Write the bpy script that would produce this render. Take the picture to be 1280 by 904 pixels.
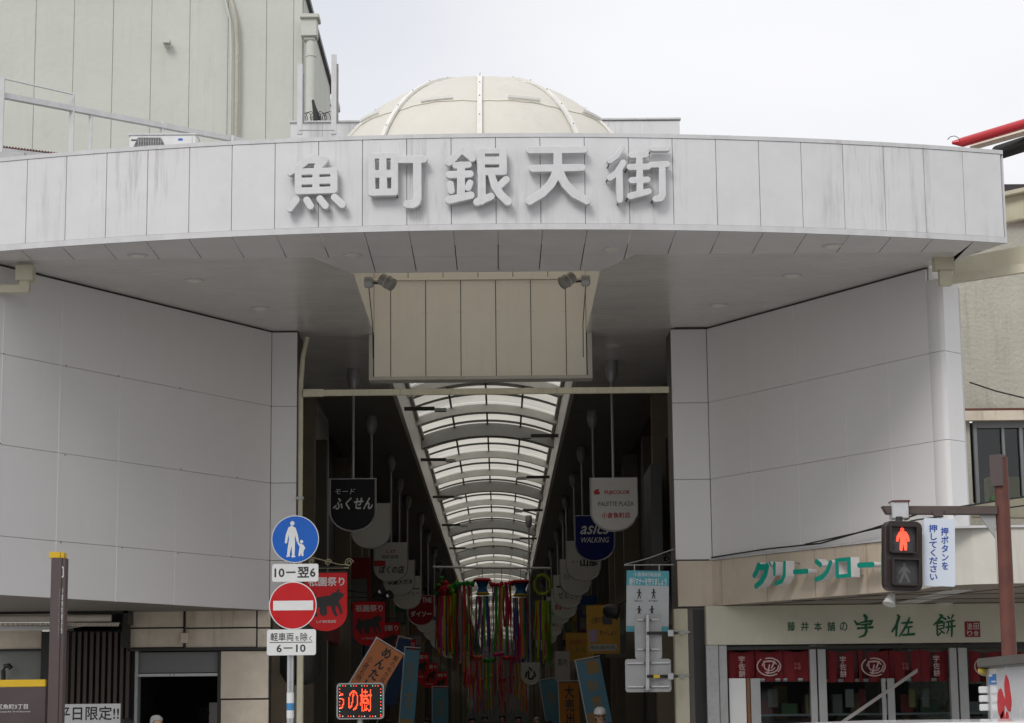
import bpy, bmesh, math, random
import numpy as np
from mathutils import Vector, Matrix

random.seed(7)
S = bpy.context.scene
COL = S.collection
for o in list(bpy.data.objects):
    bpy.data.objects.remove(o)

# ------------------------------------------------------------------ camera
F = 2600.0
def _cam_axes(vx=626, vy=885, roll=.0105):
    Y = np.array([vx - 640, 452 - vy, -F]); Y /= np.linalg.norm(Y)
    X = np.array([1, roll, 0.]); X -= X.dot(Y) * Y; X /= np.linalg.norm(X)
    Z = np.cross(X, Y)
    return np.array([X, Y, Z])
AX = _cam_axes()
CAM = np.array([0, 0, 1.6])
cd = bpy.data.cameras.new('camera'); cam = bpy.data.objects.new('camera', cd); COL.objects.link(cam)
cd.sensor_width = 36; cd.lens = F / 1280 * 36; cd.clip_start = .1; cd.clip_end = 3000
m = Matrix(AX.tolist()).to_4x4(); m.translation = Vector(CAM); cam.matrix_world = m
S.camera = cam

# ------------------------------------------------------------------ sky, sun, exposure
SUN_EL, SUN_AZ = math.radians(42), math.radians(205)     # compass angle, 180 = behind the camera
w = bpy.data.worlds.new('World'); S.world = w; w.use_nodes = True
nt = w.node_tree; nt.nodes.clear()
def N(tree, typ, **kw):
    n = tree.nodes.new(typ)
    for k, v in kw.items(): setattr(n, k, v)
    return n
sky = N(nt, 'ShaderNodeTexSky', sky_type='NISHITA'); sky.sun_disc = False
sky.sun_elevation = SUN_EL; sky.sun_rotation = SUN_AZ; sky.air_density = 1.0; sky.dust_density = 2.0
tc = N(nt, 'ShaderNodeTexCoord'); mp = N(nt, 'ShaderNodeMapping'); mp.inputs['Scale'].default_value = (1.6, 1.6, 4.5)
mp.inputs['Location'].default_value = (0.35, 0, 0.1)
noi = N(nt, 'ShaderNodeTexNoise'); noi.inputs['Scale'].default_value = 1.6; noi.inputs['Detail'].default_value = 5; noi.inputs['Roughness'].default_value = .5
ramp = N(nt, 'ShaderNodeValToRGB'); ramp.color_ramp.elements[0].position = .30; ramp.color_ramp.elements[1].position = .58
ramp.color_ramp.elements[0].color = (.86, .86, .86, 1); ramp.color_ramp.elements[1].color = (1, 1, 1, 1)
mx = N(nt, 'ShaderNodeMix', data_type='RGBA'); bg = N(nt, 'ShaderNodeBackground'); out = N(nt, 'ShaderNodeOutputWorld')
L = nt.links.new
L(tc.outputs['Generated'], mp.inputs['Vector']); L(mp.outputs['Vector'], noi.inputs['Vector']); L(noi.outputs['Fac'], ramp.inputs['Fac'])
thin = N(nt, 'ShaderNodeVectorMath', operation='DISTANCE'); tv = Vector(AX @ np.array([380 - 640, 452 + 10, -F])).normalized(); thin.inputs[1].default_value = tv   # a thin place in the cloud cover
L(tc.outputs['Generated'], thin.inputs[0]); tr_ = N(nt, 'ShaderNodeMapRange', interpolation_type='SMOOTHSTEP'); tr_.inputs[1].default_value = .0; tr_.inputs[2].default_value = .16; tr_.inputs[3].default_value = .76; tr_.inputs[4].default_value = 1
L(thin.outputs['Value'], tr_.inputs[0]); mt_ = N(nt, 'ShaderNodeMath', operation='MULTIPLY'); L(ramp.outputs['Color'], mt_.inputs[0]); L(tr_.outputs[0], mt_.inputs[1]); L(mt_.outputs[0], mx.inputs[0]); L(sky.outputs['Color'], mx.inputs[6]); mx.inputs[7].default_value = (9.6, 9.62, 9.9, 1)
L(mx.outputs[2], bg.inputs['Color']); bg.inputs['Strength'].default_value = .1; L(bg.outputs[0], out.inputs[0])
sl = bpy.data.lights.new('sun', 'SUN'); sl.energy = 1.5; sl.angle = math.radians(22); sl.color = (1, .97, .93)
sun = bpy.data.objects.new('sun', sl); COL.objects.link(sun)
sd = Vector((math.sin(SUN_AZ) * math.cos(SUN_EL), math.cos(SUN_AZ) * math.cos(SUN_EL), math.sin(SUN_EL)))
sun.rotation_euler = sd.to_track_quat('Z', 'Y').to_euler(); sun.location = (-10, -20, 40)
S.view_settings.view_transform = 'Standard'; S.view_settings.look = 'None'; S.view_settings.exposure = 0; S.view_settings.gamma = 1
S.cycles.max_bounces = 10; S.cycles.diffuse_bounces = 6; S.cycles.transmission_bounces = 8; S.cycles.transparent_max_bounces = 12
S.cycles.use_denoising = True

# ------------------------------------------------------------------ pixel <-> place (only used to read off real positions)
def ray(px, py): return AX @ np.array([px - 640, 452 - py, -F])
def P(px, py, Y): r = ray(px, py); return Vector(CAM + r * Y / r[1])
def PZ(px, py, z): r = ray(px, py); return Vector(CAM + r * (z - 1.6) / r[2])
def PX(px, py, X): r = ray(px, py); return Vector(CAM + r * X / r[0])
class Plane:
    def __init__(s, o, u=(1, 0, 0), v=(0, 0, 1)):
        s.o = Vector(o); s.u = Vector(u).normalized(); s.v = Vector(v).normalized(); s.n = s.u.cross(s.v).normalized()
    def uv(s, px, py):
        r = Vector(ray(px, py)); c = Vector(CAM)
        t = (s.o - c).dot(s.n) / r.dot(s.n); p = c + r * t - s.o
        return p.dot(s.u), p.dot(s.v)
    def w(s, a, b, d=0): return s.o + s.u * a + s.v * b + s.n * d
def front(Y): return Plane((0, Y, 0))

# ------------------------------------------------------------------ materials
MATS = {}
def mat(name, col, rough=.6, metal=0., var=.12, scale=3., streak=0., bump=0., bscale=60., emit=None, estr=1., spec=.5, transl=0., grime=None, wave=None, coat=0.):
    if name in MATS: return MATS[name]
    m = bpy.data.materials.new(name); MATS[name] = m; m.use_nodes = True
    t = m.node_tree; b = t.nodes['Principled BSDF']; l = t.links.new
    b.inputs['Roughness'].default_value = rough; b.inputs['Metallic'].default_value = metal; b.inputs['Specular IOR Level'].default_value = spec
    b.inputs['Coat Weight'].default_value = coat
    g = N(t, 'ShaderNodeNewGeometry')
    cur = N(t, 'ShaderNodeRGB'); cur.outputs[0].default_value = (*col, 1); cur = cur.outputs[0]
    def mul(fac_out, lo, hi, c0, c1):
        nonlocal cur
        r = N(t, 'ShaderNodeValToRGB'); r.color_ramp.elements[0].position = lo; r.color_ramp.elements[1].position = hi
        r.color_ramp.elements[0].color = (*c0, 1); r.color_ramp.elements[1].color = (*c1, 1); l(fac_out, r.inputs[0])
        x = N(t, 'ShaderNodeMix', data_type='RGBA', blend_type='MULTIPLY'); x.inputs[0].default_value = 1
        l(cur, x.inputs[6]); l(r.outputs[0], x.inputs[7]); cur = x.outputs[2]
    if var:
        n = N(t, 'ShaderNodeTexNoise'); n.inputs['Scale'].default_value = scale; n.inputs['Detail'].default_value = 6; n.inputs['Roughness'].default_value = .65
        l(g.outputs['Position'], n.inputs['Vector'])
        mul(n.outputs['Fac'], .3, .7, (1 - var,) * 3, (1, 1, 1))
        rr = N(t, 'ShaderNodeMapRange'); rr.inputs[3].default_value = max(.02, rough - .12); rr.inputs[4].default_value = min(1, rough + .12)
        l(n.outputs['Fac'], rr.inputs[0]); l(rr.outputs[0], b.inputs['Roughness'])
    if streak:
        mp = N(t, 'ShaderNodeMapping'); mp.inputs['Scale'].default_value = (1, 1, .07); l(g.outputs['Position'], mp.inputs['Vector'])
        n = N(t, 'ShaderNodeTexNoise'); n.inputs['Scale'].default_value = 9; n.inputs['Detail'].default_value = 5; n.inputs['Roughness'].default_value = .75
        l(mp.outputs[0], n.inputs['Vector'])
        mk = N(t, 'ShaderNodeTexNoise'); mk.inputs['Scale'].default_value = .9; mk.inputs['Detail'].default_value = 3; l(g.outputs['Position'], mk.inputs['Vector'])
        mr = N(t, 'ShaderNodeMapRange'); mr.inputs[1].default_value = .42; mr.inputs[2].default_value = .66; l(mk.outputs['Fac'], mr.inputs[0])
        sr = N(t, 'ShaderNodeMapRange'); sr.inputs[1].default_value = .50; sr.inputs[2].default_value = .72; l(n.outputs['Fac'], sr.inputs[0])
        mm = N(t, 'ShaderNodeMath', operation='MULTIPLY'); l(mr.outputs[0], mm.inputs[0]); l(sr.outputs[0], mm.inputs[1])
        gc = grime or (.72, .69, .62)
        mul(mm.outputs[0], 0, .8, (1, 1, 1), tuple(max(.05, 1 - streak * 1.6 * (1.15 - c)) for c in gc))
        mk2 = N(t, 'ShaderNodeTexNoise'); mk2.inputs['Scale'].default_value = 2.1; mk2.inputs['Detail'].default_value = 8; mk2.inputs['Roughness'].default_value = .7; l(g.outputs['Position'], mk2.inputs['Vector'])
        mul(mk2.outputs['Fac'], .35, .62, tuple(1 - streak * .35 * (1.1 - c) for c in gc), (1, 1, 1))
    l(cur, b.inputs['Base Color'])
    if bump:
        n = N(t, 'ShaderNodeTexNoise'); n.inputs['Scale'].default_value = bscale; n.inputs['Detail'].default_value = 4; l(g.outputs['Position'], n.inputs['Vector'])
        bp = N(t, 'ShaderNodeBump'); bp.inputs['Strength'].default_value = bump; bp.inputs['Distance'].default_value = .02
        l(n.outputs['Fac'], bp.inputs['Height']); l(bp.outputs[0], b.inputs['Normal'])
    if wave:   # slightly uneven sheet metal: broad shallow waves
        mp = N(t, 'ShaderNodeMapping'); mp.inputs['Scale'].default_value = wave[:3]; l(g.outputs['Position'], mp.inputs['Vector'])
        n = N(t, 'ShaderNodeTexNoise'); n.inputs['Scale'].default_value = 1; n.inputs['Detail'].default_value = 2; l(mp.outputs[0], n.inputs['Vector'])
        bp = N(t, 'ShaderNodeBump'); bp.inputs['Strength'].default_value = wave[3]; bp.inputs['Distance'].default_value = .05
        l(n.outputs['Fac'], bp.inputs['Height']); l(bp.outputs[0], b.inputs['Normal'])
    if emit:
        b.inputs['Emission Color'].default_value = (*emit, 1); b.inputs['Emission Strength'].default_value = estr
    if transl:
        tr = N(t, 'ShaderNodeBsdfTranslucent'); l(cur, tr.inputs['Color']); mxs = N(t, 'ShaderNodeMixShader'); mxs.inputs[0].default_value = transl
        l(b.outputs[0], mxs.inputs[1]); l(tr.outputs[0], mxs.inputs[2]); l(mxs.outputs[0], t.nodes['Material Output'].inputs[0])
    return m
def glass(name, tint=(.75, .8, .8), rough=.03, mixt=.6):
    if name in MATS: return MATS[name]
    m = bpy.data.materials.new(name); MATS[name] = m; m.use_nodes = True; t = m.node_tree; t.nodes.clear(); l = t.links.new
    o = N(t, 'ShaderNodeOutputMaterial'); a = N(t, 'ShaderNodeBsdfTransparent'); a.inputs[0].default_value = (*tint, 1)
    g = N(t, 'ShaderNodeBsdfGlossy'); g.inputs['Roughness'].default_value = rough; fr = N(t, 'ShaderNodeFresnel'); fr.inputs[0].default_value = 1.5
    x = N(t, 'ShaderNodeMixShader'); l(fr.outputs[0], x.inputs[0]); l(a.outputs[0], x.inputs[1]); l(g.outputs[0], x.inputs[2]); l(x.outputs[0], o.inputs[0])
    return m

M_FASC = mat('fascia_aluminium', (.665, .665, .675), .42, 0, .05, 1.3, .38, grime=(.66, .65, .62), wave=(3, 3, 1.2, .12))
M_LETTER = mat('letter_white', (.665, .67, .68), .5, 0, .12, 9, .2)
M_TRIM = mat('trim_pale', (.62, .62, .63), .5, 0, .15, 6, .2)
M_SOFF = mat('soffit_metal', (.68, .655, .63), .22, 0, .10, 1.5, wave=(.7, 2.2, 1, .16), spec=.6)
M_SOFFM = mat('soffit_strip', (.72, .705, .70), .38, 0, .10, 2.5, wave=(2, 2, 1, .15))
M_WALL = mat('wall_panel', (.73, .722, .72), .38, 0, .05, .5, .03, wave=(.9, .9, .9, .12))
M_JOINT = mat('joint_dark', (.045, .04, .035), .8)
M_WELL = mat('well_cream', (.83, .785, .695), .5, 0, .08, 1.2, .10)
M_DOME = mat('dome_membrane', (.88, .852, .775), .6, 0, .07, 1.5, .14, transl=.3)
M_DOMERIB = mat('dome_rib', (.78, .77, .73), .5, 0, .12, 6)
M_PANE = mat('skylight_pane', (.55, .53, .47), .5, 0, .2, .8, .3, transl=.92)
M_RIB = mat('skylight_rib', (.80, .79, .75), .5, 0, .12, 3)
M_RIBDK = mat('skylight_beam', (.36, .36, .35), .5)
M_BAR = mat('skylight_bar', (.10, .10, .095), .5)
M_CURB = mat('curb_sheet', (.80, .78, .73), .35, 0, .2, 2, wave=(1, 7, 1, .8))
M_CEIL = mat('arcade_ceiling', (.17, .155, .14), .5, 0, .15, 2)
M_CREAM = mat('cream_steel', (.66, .62, .47), .5, 0, .15, 3, .3)
M_DARK = mat('dark_metal', (.025, .024, .023), .45)
M_BLACK = mat('black_paint', (.012, .012, .012), .4)
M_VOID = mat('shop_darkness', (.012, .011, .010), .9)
M_GREYMET = mat('grey_metal', (.42, .425, .43), .4, .3, .15, 5)
M_SILV = mat('silver_metal', (.55, .56, .57), .3, .7, .1, 5)
M_WHITE = mat('white_paint', (.75, .75, .76), .4, 0, .08, 4, .08)
M_STONE = mat('beige_stone', (.74, .66, .54), .55, 0, .18, 2.2, .5, bump=.15, bscale=90, grime=(.55, .45, .35))
M_BAND = mat('beige_band', (.62, .535, .43), .45, 0, .12, 1.8, .3, grime=(.65, .5, .38))
M_BANDW = mat('white_band', (.62, .60, .54), .45, 0, .12, 1.8, .2)
M_TEAL = mat('teal_face', (.0, .30, .22), .4, 0, .08, 6)
M_GREENINK = mat('green_ink', (.0, .10, .035), .5, 0, .05)
M_SHOPSIGN = mat('shop_sign_board', (.58, .56, .46), .4, 0, .10, 1.5, .12)
M_RED = mat('red_cloth', (.17, .008, .013), .85, 0, .25, 12, 0, bump=.2, bscale=25)
M_REDP = mat('red_paint', (.55, .02, .03), .35, 0, .1, 4)
M_SIGNRED = mat('sign_red', (.50, .008, .012), .3, 0, .04)
M_SIGNBLUE = mat('sign_blue', (.005, .11, .50), .3, 0, .04)
M_SIGNWHITE = mat('sign_white', (.72, .73, .73), .35, 0, .06, 5)
M_INK = mat('black_ink', (.02, .02, .02), .5, 0, 0)
M_BANRED = mat('banner_red', (.62, .015, .02), .8, 0, .08, 12, bump=.1)
M_BANINK = mat('banner_ink', (.65, .62, .60), .8, 0, .05)
M_BROWNP = mat('brown_post', (.085, .062, .06), .45, 0, .08, 5)
M_YEL = mat('yellow_trim', (.62, .40, .015), .4, 0, .08)
M_GREENB = mat('green_concrete', (.56, .575, .525), .85, 0, .07, 1.2, .15, bump=.35, bscale=9, grime=(.7, .68, .6))
M_STUCCO = mat('stucco', (.50, .48, .41), .9, 0, .22, 1.0, .3, bump=.8, bscale=18)
M_RUST = mat('rusty_pole', (.145, .045, .032), .6, 0, .35, 6, .4)
M_SIGBLK = mat('signal_housing', (.03, .022, .02), .35, 0, .1)
M_LENS = mat('signal_lens', (.06, .06, .06), .25, 0, .1, 30)
M_REDMAN = mat('red_man', (.9, .1, .05), .4, 0, 0, emit=(1, .06, .03), estr=1.6)
M_GHOST = mat('unlit_man', (.11, .115, .115), .3, 0, 0)
M_LED = mat('led_red', (.8, .1, .02), .4, 0, 0, emit=(1, .06, .02), estr=2.2)
M_LEDG = mat('led_green', (.1, .7, .4), .4, 0, 0, emit=(.1, 1, .5), estr=.8)
M_LEDW = mat('led_white', (.7, .7, .7), .4, 0, 0, emit=(1, .9, .95), estr=.8)
M_ASPH = mat('asphalt', (.10, .098, .095), .9, 0, .3, 2, bump=.3, bscale=120)
M_PAVE = mat('paving', (.36, .35, .33), .8, 0, .2, 1.5, bump=.1)
M_GLASS = glass('shop_glass')
M_SKIN = mat('skin', (.50, .29, .20), .5, 0, .06)
M_CAR = mat('car_white', (.78, .78, .79), .25, 0, .02, coat=.6)
M_TYRE = mat('tyre', (.02, .02, .02), .8)

# ------------------------------------------------------------------ builders
class MB:
    def __init__(s): s.v = []; s.f = []
    def poly(s, pts):
        i = len(s.v); s.v += [Vector(p) for p in pts]; s.f.append(list(range(i, i + len(pts)))); return s
    def hexa(s, a, b):     # two quads a (front) and b (back), same winding
        i = len(s.v); n = len(a); s.v += [Vector(p) for p in a] + [Vector(p) for p in b]
        s.f.append([i + k for k in range(n)]); s.f.append([i + n + k for k in reversed(range(n))])
        for k in range(n):
            k2 = (k + 1) % n; s.f.append([i + k2, i + k, i + n + k, i + n + k2])
        return s
    def box(s, x0, x1, y0, y1, z0, z1):
        return s.hexa([(x0, y0, z0), (x1, y0, z0), (x1, y0, z1), (x0, y0, z1)], [(x0, y1, z0), (x1, y1, z0), (x1, y1, z1), (x0, y1, z1)])
    def slab(s, pl, a0, b0, a1, b1, d0, d1):      # in plane metres
        c = [(a0, b0), (a1, b0), (a1, b1), (a0, b1)]
        return s.hexa([pl.w(a, b, d1) for a, b in c], [pl.w(a, b, d0) for a, b in c])
    def pslab(s, pl, x0, y0, x1, y1, d0, d1):     # corners read off the photograph
        ym = (y0 + min(y1, max(904, y0 + 2))) / 2; xm = (x0 + x1) / 2; return s.slab(pl, pl.uv(x0, ym)[0], pl.uv(xm, y1)[1], pl.uv(x1, ym)[0], pl.uv(xm, y0)[1], d0, d1)
    def prism(s, pl, pts, d0, d1): return s.hexa([pl.w(a, b, d1) for a, b in pts], [pl.w(a, b, d0) for a, b in pts])
    def tube(s, pts, r, n=8, r2=None, caps=True):
        pts = [Vector(p) for p in pts]; i0 = len(s.v); m_ = len(pts)
        for k, p in enumerate(pts):
            d = (pts[min(k + 1, m_ - 1)] - pts[max(k - 1, 0)]).normalized()
            a = d.cross(Vector((0, 0, 1)) if abs(d.z) < .9 else Vector((1, 0, 0))).normalized(); b = d.cross(a)
            rr = r if r2 is None else r + (r2 - r) * k / (m_ - 1)
            for j in range(n):
                t = 2 * math.pi * j / n; s.v.append(p + (a * math.cos(t) + b * math.sin(t)) * rr)
        for k in range(m_ - 1):
            for j in range(n):
                j2 = (j + 1) % n; s.f.append([i0 + k * n + j, i0 + k * n + j2, i0 + (k + 1) * n + j2, i0 + (k + 1) * n + j])
        if caps: s.f.append([i0 + j for j in reversed(range(n))]); s.f.append([i0 + (m_ - 1) * n + j for j in range(n)])
        return s
    def lathe(s, c, prof, n=16, axis=(0, 0, 1)):  # prof: (radius, height)
        ax = Vector(axis).normalized(); a = ax.cross(Vector((0, 1, 0)) if abs(ax.y) < .9 else Vector((1, 0, 0))).normalized(); b = ax.cross(a)
        c = Vector(c); i0 = len(s.v)
        for r, h in prof:
            for j in range(n):
                t = 2 * math.pi * j / n; s.v.append(c + ax * h + (a * math.cos(t) + b * math.sin(t)) * max(r, .0005))
        for k in range(len(prof) - 1):
            for j in range(n):
                j2 = (j + 1) % n; s.f.append([i0 + k * n + j, i0 + k * n + j2, i0 + (k + 1) * n + j2, i0 + (k + 1) * n + j])
        s.f.append([i0 + j for j in reversed(range(n))]); s.f.append([i0 + (len(prof) - 1) * n + j for j in range(n)])
        return s
    def mesh(s, name, mt, bevel=0, smooth=False, seg=2):
        me = bpy.data.meshes.new(name); me.from_pydata(s.v, [], s.f)
        bm = bmesh.new(); bm.from_mesh(me)
        bmesh.ops.recalc_face_normals(bm, faces=bm.faces)
        if bevel: bmesh.ops.bevel(bm, geom=[e for e in bm.edges if len(e.link_faces) == 2 and e.calc_face_angle(0) > .5], offset=bevel, segments=seg, affect='EDGES', clamp_overlap=True)
        bm.to_mesh(me); bm.free(); me.materials.append(mt)
        if smooth:
            me.polygons.foreach_set('use_smooth', [True] * len(me.polygons))
            me.set_sharp_from_angle(angle=math.radians(40))
        return me
def link(name, me, parent=None, loc=None):
    o = bpy.data.objects.new(name, me); COL.objects.link(o)
    if parent is not None:
        o.parent = parent
        if parent.type == 'EMPTY': o.matrix_parent_inverse = Matrix.Translation(-parent.location)
    if loc is not None: o.location = loc
    return o
def part(name, mb, mt, parent, bevel=0, smooth=False, label=None, stuff=False, loc=None):
    o = link(name, mb.mesh(name, mt, bevel, smooth), parent, loc)
    if label: o['label'] = label
    if stuff: o['kind'] = 'stuff'
    return o
def tag(o, label, cat, group=None):
    o['label'] = label; o['category'] = cat
    if group: o['group'] = group
    return o
def thing(name, loc, label, cat, group=None):
    o = bpy.data.objects.new(name, None); COL.objects.link(o); o.location = loc; o.empty_display_size = .2
    return tag(o, label, cat, group)
def struct(name, mb, mt): 
    o = link(name, mb.mesh(name, mt)); o['kind'] = 'structure'; return o
def copy_tree(o, delta, parent=None):
    c = o.copy(); COL.objects.link(c)
    if parent is not None:
        c.parent = parent
    else: c.location = o.location + Vector(delta)
    for ch in o.children: copy_tree(ch, delta, c)
    return c

def text(body, pl, rect, mt, parent, depth=.004, d=.0, bold=.0, shear=0., vertical=False, name='lettering', px=True, flip=False, res=2, label=None):
    """flat print or raised lettering fitted into a rectangle of a plane"""
    c = bpy.data.curves.new('t', 'FONT'); c.body = '\n'.join(body) if vertical else body
    c.extrude = .5; c.align_x = 'CENTER'; c.resolution_u = res; c.shear = shear; c.space_line = 1.0
    ob = bpy.data.objects.new('t', c); me = bpy.data.meshes.new_from_object(ob); bpy.data.objects.remove(ob); bpy.data.curves.remove(c)
    n = len(me.vertices); co = np.empty(n * 3, 'f'); me.vertices.foreach_get('co', co); co = co.reshape(-1, 3)
    lo = co.min(0); hi = co.max(0); rng = np.maximum(hi - lo, 1e-6)
    if px: a0, b0 = pl.uv(rect[0], rect[3]); a1, b1 = pl.uv(rect[2], rect[1])
    else: a0, b0, a1, b1 = rect
    t = (co - lo) / rng
    k_ = 0
    if bold:
        hgt = len(body) if vertical else max(1, body.count('\n') + 1); wid = 1 if vertical else max(len(q_) * (.62 if q_.isascii() else 1) for q_ in body.split('\n'))
        bm = bmesh.new(); bm.from_mesh(me); me2 = me; geo = bm.verts[:] + bm.edges[:] + bm.faces[:]; k_ = 5
        for _ in range(4): bmesh.ops.duplicate(bm, geom=geo)
        bm.verts.index_update(); bm.to_mesh(me); bm.free()
        T = np.tile(t, (5, 1)); bx_, by_ = bold * .9 / wid, bold * .9 / hgt
        for i_, (sx_, sy_) in enumerate(((0, 0), (1, 0), (-1, 0), (0, 1), (0, -1))):
            T[i_ * n:(i_ + 1) * n, 0] += sx_ * bx_; T[i_ * n:(i_ + 1) * n, 1] += sy_ * by_; T[i_ * n:(i_ + 1) * n, 2] *= 1 - .07 * i_
        t = T; t[:, 0] = (t[:, 0] + bx_) / (1 + 2 * bx_); t[:, 1] = (t[:, 1] + by_) / (1 + 2 * by_)
    A = a0 + t[:, 0] * (a1 - a0); B = b0 + t[:, 1] * (b1 - b0); D = d + t[:, 2] * depth
    W = np.array(pl.o)[None] + A[:, None] * np.array(pl.u)[None] + B[:, None] * np.array(pl.v)[None] + D[:, None] * np.array(pl.n)[None]
    me.vertices.foreach_set('co', W.astype('f').ravel()); me.materials.clear(); me.materials.append(mt)
    me.name = name; me.update()
    o = link(name, me, parent)
    if label: o['label'] = label
    return o

def rdp(p, eps):
    if len(p) < 3: return p
    a, b = p[0], p[-1]; d = b - a; L_ = np.hypot(*d)
    if L_ < 1e-9: dist = np.hypot(*(p - a).T)
    else: dist = np.abs(d[0] * (p[:, 1] - a[1]) - d[1] * (p[:, 0] - a[0])) / L_
    k = int(dist.argmax())
    if dist[k] < eps: return np.array([a, b])
    return np.vstack([rdp(p[:k + 1], eps)[:-1], rdp(p[k:], eps)])
def contours(f, x0, y0, h):
    ny, nx = f.shape; ins = f < 0; nxt = {}; pos = {}
    mixed = (ins[:-1, :-1].astype(int) + ins[1:, :-1] + ins[:-1, 1:] + ins[1:, 1:]); js, is_ = np.where((mixed > 0) & (mixed < 4))
    def edge(j, i, e):
        k = [(j, i, 0), (j, i + 1, 1), (j + 1, i, 0), (j, i, 1)][e]   # bottom, right, top, left ; kind 0 = along x, 1 = along y
        if k not in pos:
            jj, ii, t = k; a = f[jj, ii]; b = f[jj, ii + 1] if t == 0 else f[jj + 1, ii]; q = a / (a - b)
            pos[k] = (x0 + (ii + (q if t == 0 else 0)) * h, y0 + (jj + (q if t == 1 else 0)) * h)
        return k
    T = {1: [(3, 0)], 2: [(0, 1)], 3: [(3, 1)], 4: [(1, 2)], 5: [(3, 2), (1, 0)], 6: [(0, 2)], 7: [(3, 2)], 8: [(2, 3)], 9: [(2, 0)], 10: [(0, 3), (2, 1)], 11: [(2, 1)], 12: [(1, 3)], 13: [(1, 0)], 14: [(0, 3)]}
    for j, i in zip(js.tolist(), is_.tolist()):
        c = ins[j, i] * 1 + ins[j, i + 1] * 2 + ins[j + 1, i + 1] * 4 + ins[j + 1, i] * 8
        for a, b in T[int(c)]: nxt[edge(j, i, a)] = edge(j, i, b)
    loops = []
    while nxt:
        s = next(iter(nxt)); lp = [s]; k = nxt.pop(s)
        while k != s and k in nxt: lp.append(k); k = nxt.pop(k)
        if len(lp) > 5: loops.append(np.array([pos[q] for q in lp]))
    return loops
def shape(strokes, pl, mp, mt, parent, d0, d1, name='lettering', cuts=(), rects=(), bevel=0., res=110, label=None):
    """solid outline made of round-ended strokes [(x,y,r),...], rounded rects (x0,y0,x1,y1,r) and rectangular cut-outs, traced in the coordinates mp maps to pixels"""
    def U(x, y): return np.array(pl.uv(*mp(x, y)))
    o0 = U(0, 0); k = np.hypot(*(U(10, 0) - o0)) / 10; k2 = abs((U(0, 10) - o0)[1]) / 10
    caps = [[(*U(x, y), r * (k + k2) / 2) for x, y, r in s] for s in strokes]
    rc = []
    for x0, y0, x1, y1, r in rects:
        a, b = U(x0, y1), U(x1, y0); rc.append((a[0], a[1], b[0], b[1], r * k))
    ct = []
    for x0, y0, x1, y1 in cuts:
        a, b = U(x0, y1), U(x1, y0); ct.append((a[0], a[1], b[0], b[1]))
    xs = [q[0] - q[2] for s in caps for q in s] + [q[0] for q in rc]; xe = [q[0] + q[2] for s in caps for q in s] + [q[2] for q in rc]
    ys = [q[1] - q[2] for s in caps for q in s] + [q[1] for q in rc]; ye = [q[1] + q[2] for s in caps for q in s] + [q[3] for q in rc]
    x0, x1, y0, y1 = min(xs), max(xe), min(ys), max(ye); h = max(x1 - x0, y1 - y0) / res
    x0 -= 3 * h; y0 -= 3 * h; nx = int((x1 - x0) / h) + 5; ny = int((y1 - y0) / h) + 5
    X, Yg = np.meshgrid(x0 + np.arange(nx) * h, y0 + np.arange(ny) * h); f = np.full(X.shape, 1e3)
    for s in caps:
        if len(s) == 1: s = s * 2
        for (ax, ay, ar), (bx, by, br) in zip(s[:-1], s[1:]):
            dx, dy = bx - ax, by - ay; t = np.clip(((X - ax) * dx + (Yg - ay) * dy) / max(dx * dx + dy * dy, 1e-12), 0, 1)
            f = np.minimum(f, np.hypot(X - ax - t * dx, Yg - ay - t * dy) - (ar + (br - ar) * t))
    for a, b, c, d, r in rc:
        qx = np.abs(X - (a + c) / 2) - (c - a) / 2 + r; qy = np.abs(Yg - (b + d) / 2) - (d - b) / 2 + r
        f = np.minimum(f, np.hypot(np.maximum(qx, 0), np.maximum(qy, 0)) + np.minimum(np.maximum(qx, qy), 0) - r)
    for a, b, c, d in ct:
        f = np.maximum(f, -np.maximum(np.abs(X - (a + c) / 2) - (c - a) / 2, np.abs(Yg - (b + d) / 2) - (d - b) / 2))
    cu = bpy.data.curves.new('s', 'CURVE'); cu.dimensions = '2D'; cu.fill_mode = 'BOTH'; cu.extrude = max((d1 - d0) / 2 - bevel, 1e-4); cu.bevel_depth = bevel; cu.bevel_resolution = 1; cu.offset = -bevel
    for lp in contours(f, x0, y0, h):
        q = len(lp) // 2; pts = np.vstack([rdp(lp[:q + 1], h * .22)[:-1], rdp(np.vstack([lp[q:], lp[:1]]), h * .22)[:-1]])
        if len(pts) < 3: continue
        sp = cu.splines.new('POLY'); sp.points.add(len(pts) - 1); sp.points.foreach_set('co', np.c_[pts, np.zeros(len(pts)), np.ones(len(pts))].astype('f').ravel()); sp.use_cyclic_u = True
    ob = bpy.data.objects.new('s', cu); me = bpy.data.meshes.new_from_object(ob); bpy.data.objects.remove(ob); bpy.data.curves.remove(cu)
    for v in me.vertices: v.co = pl.w(v.co.x, v.co.y, (d0 + d1) / 2 + v.co.z)
    me.materials.clear(); me.materials.append(mt); me.name = name; me.update()
    o = link(name, me, parent)
    if label: o['label'] = label
    return o

# ------------------------------------------------------------------ main dimensions (metres)
H = 7.08          # soffit level
ZM, ZL = 3.68, 3.01
R, CY = 20.3, 43.86   # canopy front arc: radius and centre
TH = .0256
ZT = 8.22         # top of fascia
XL, XR = -3.30, 3.05  # where the splayed walls start (Y = 30)
def arc(x, r=R): return CY - math.sqrt(r * r - x * x)
LW = Plane((-3.30, 30, 0), (2.53, 4.26, 0)); RW = Plane((3.07, 30.05, 0), (2.45, -4.25, 0))   # left and right splayed walls
def xl(Y): return -3.30 - (30 - Y) * 2.53 / 4.26
def xr(Y): return 3.07 + (30.05 - Y) * 2.45 / 4.25
OX0, OX1, OY0, OY1 = -1.83, 1.32, 25.95, 30.34   # opening in the soffit

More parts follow.
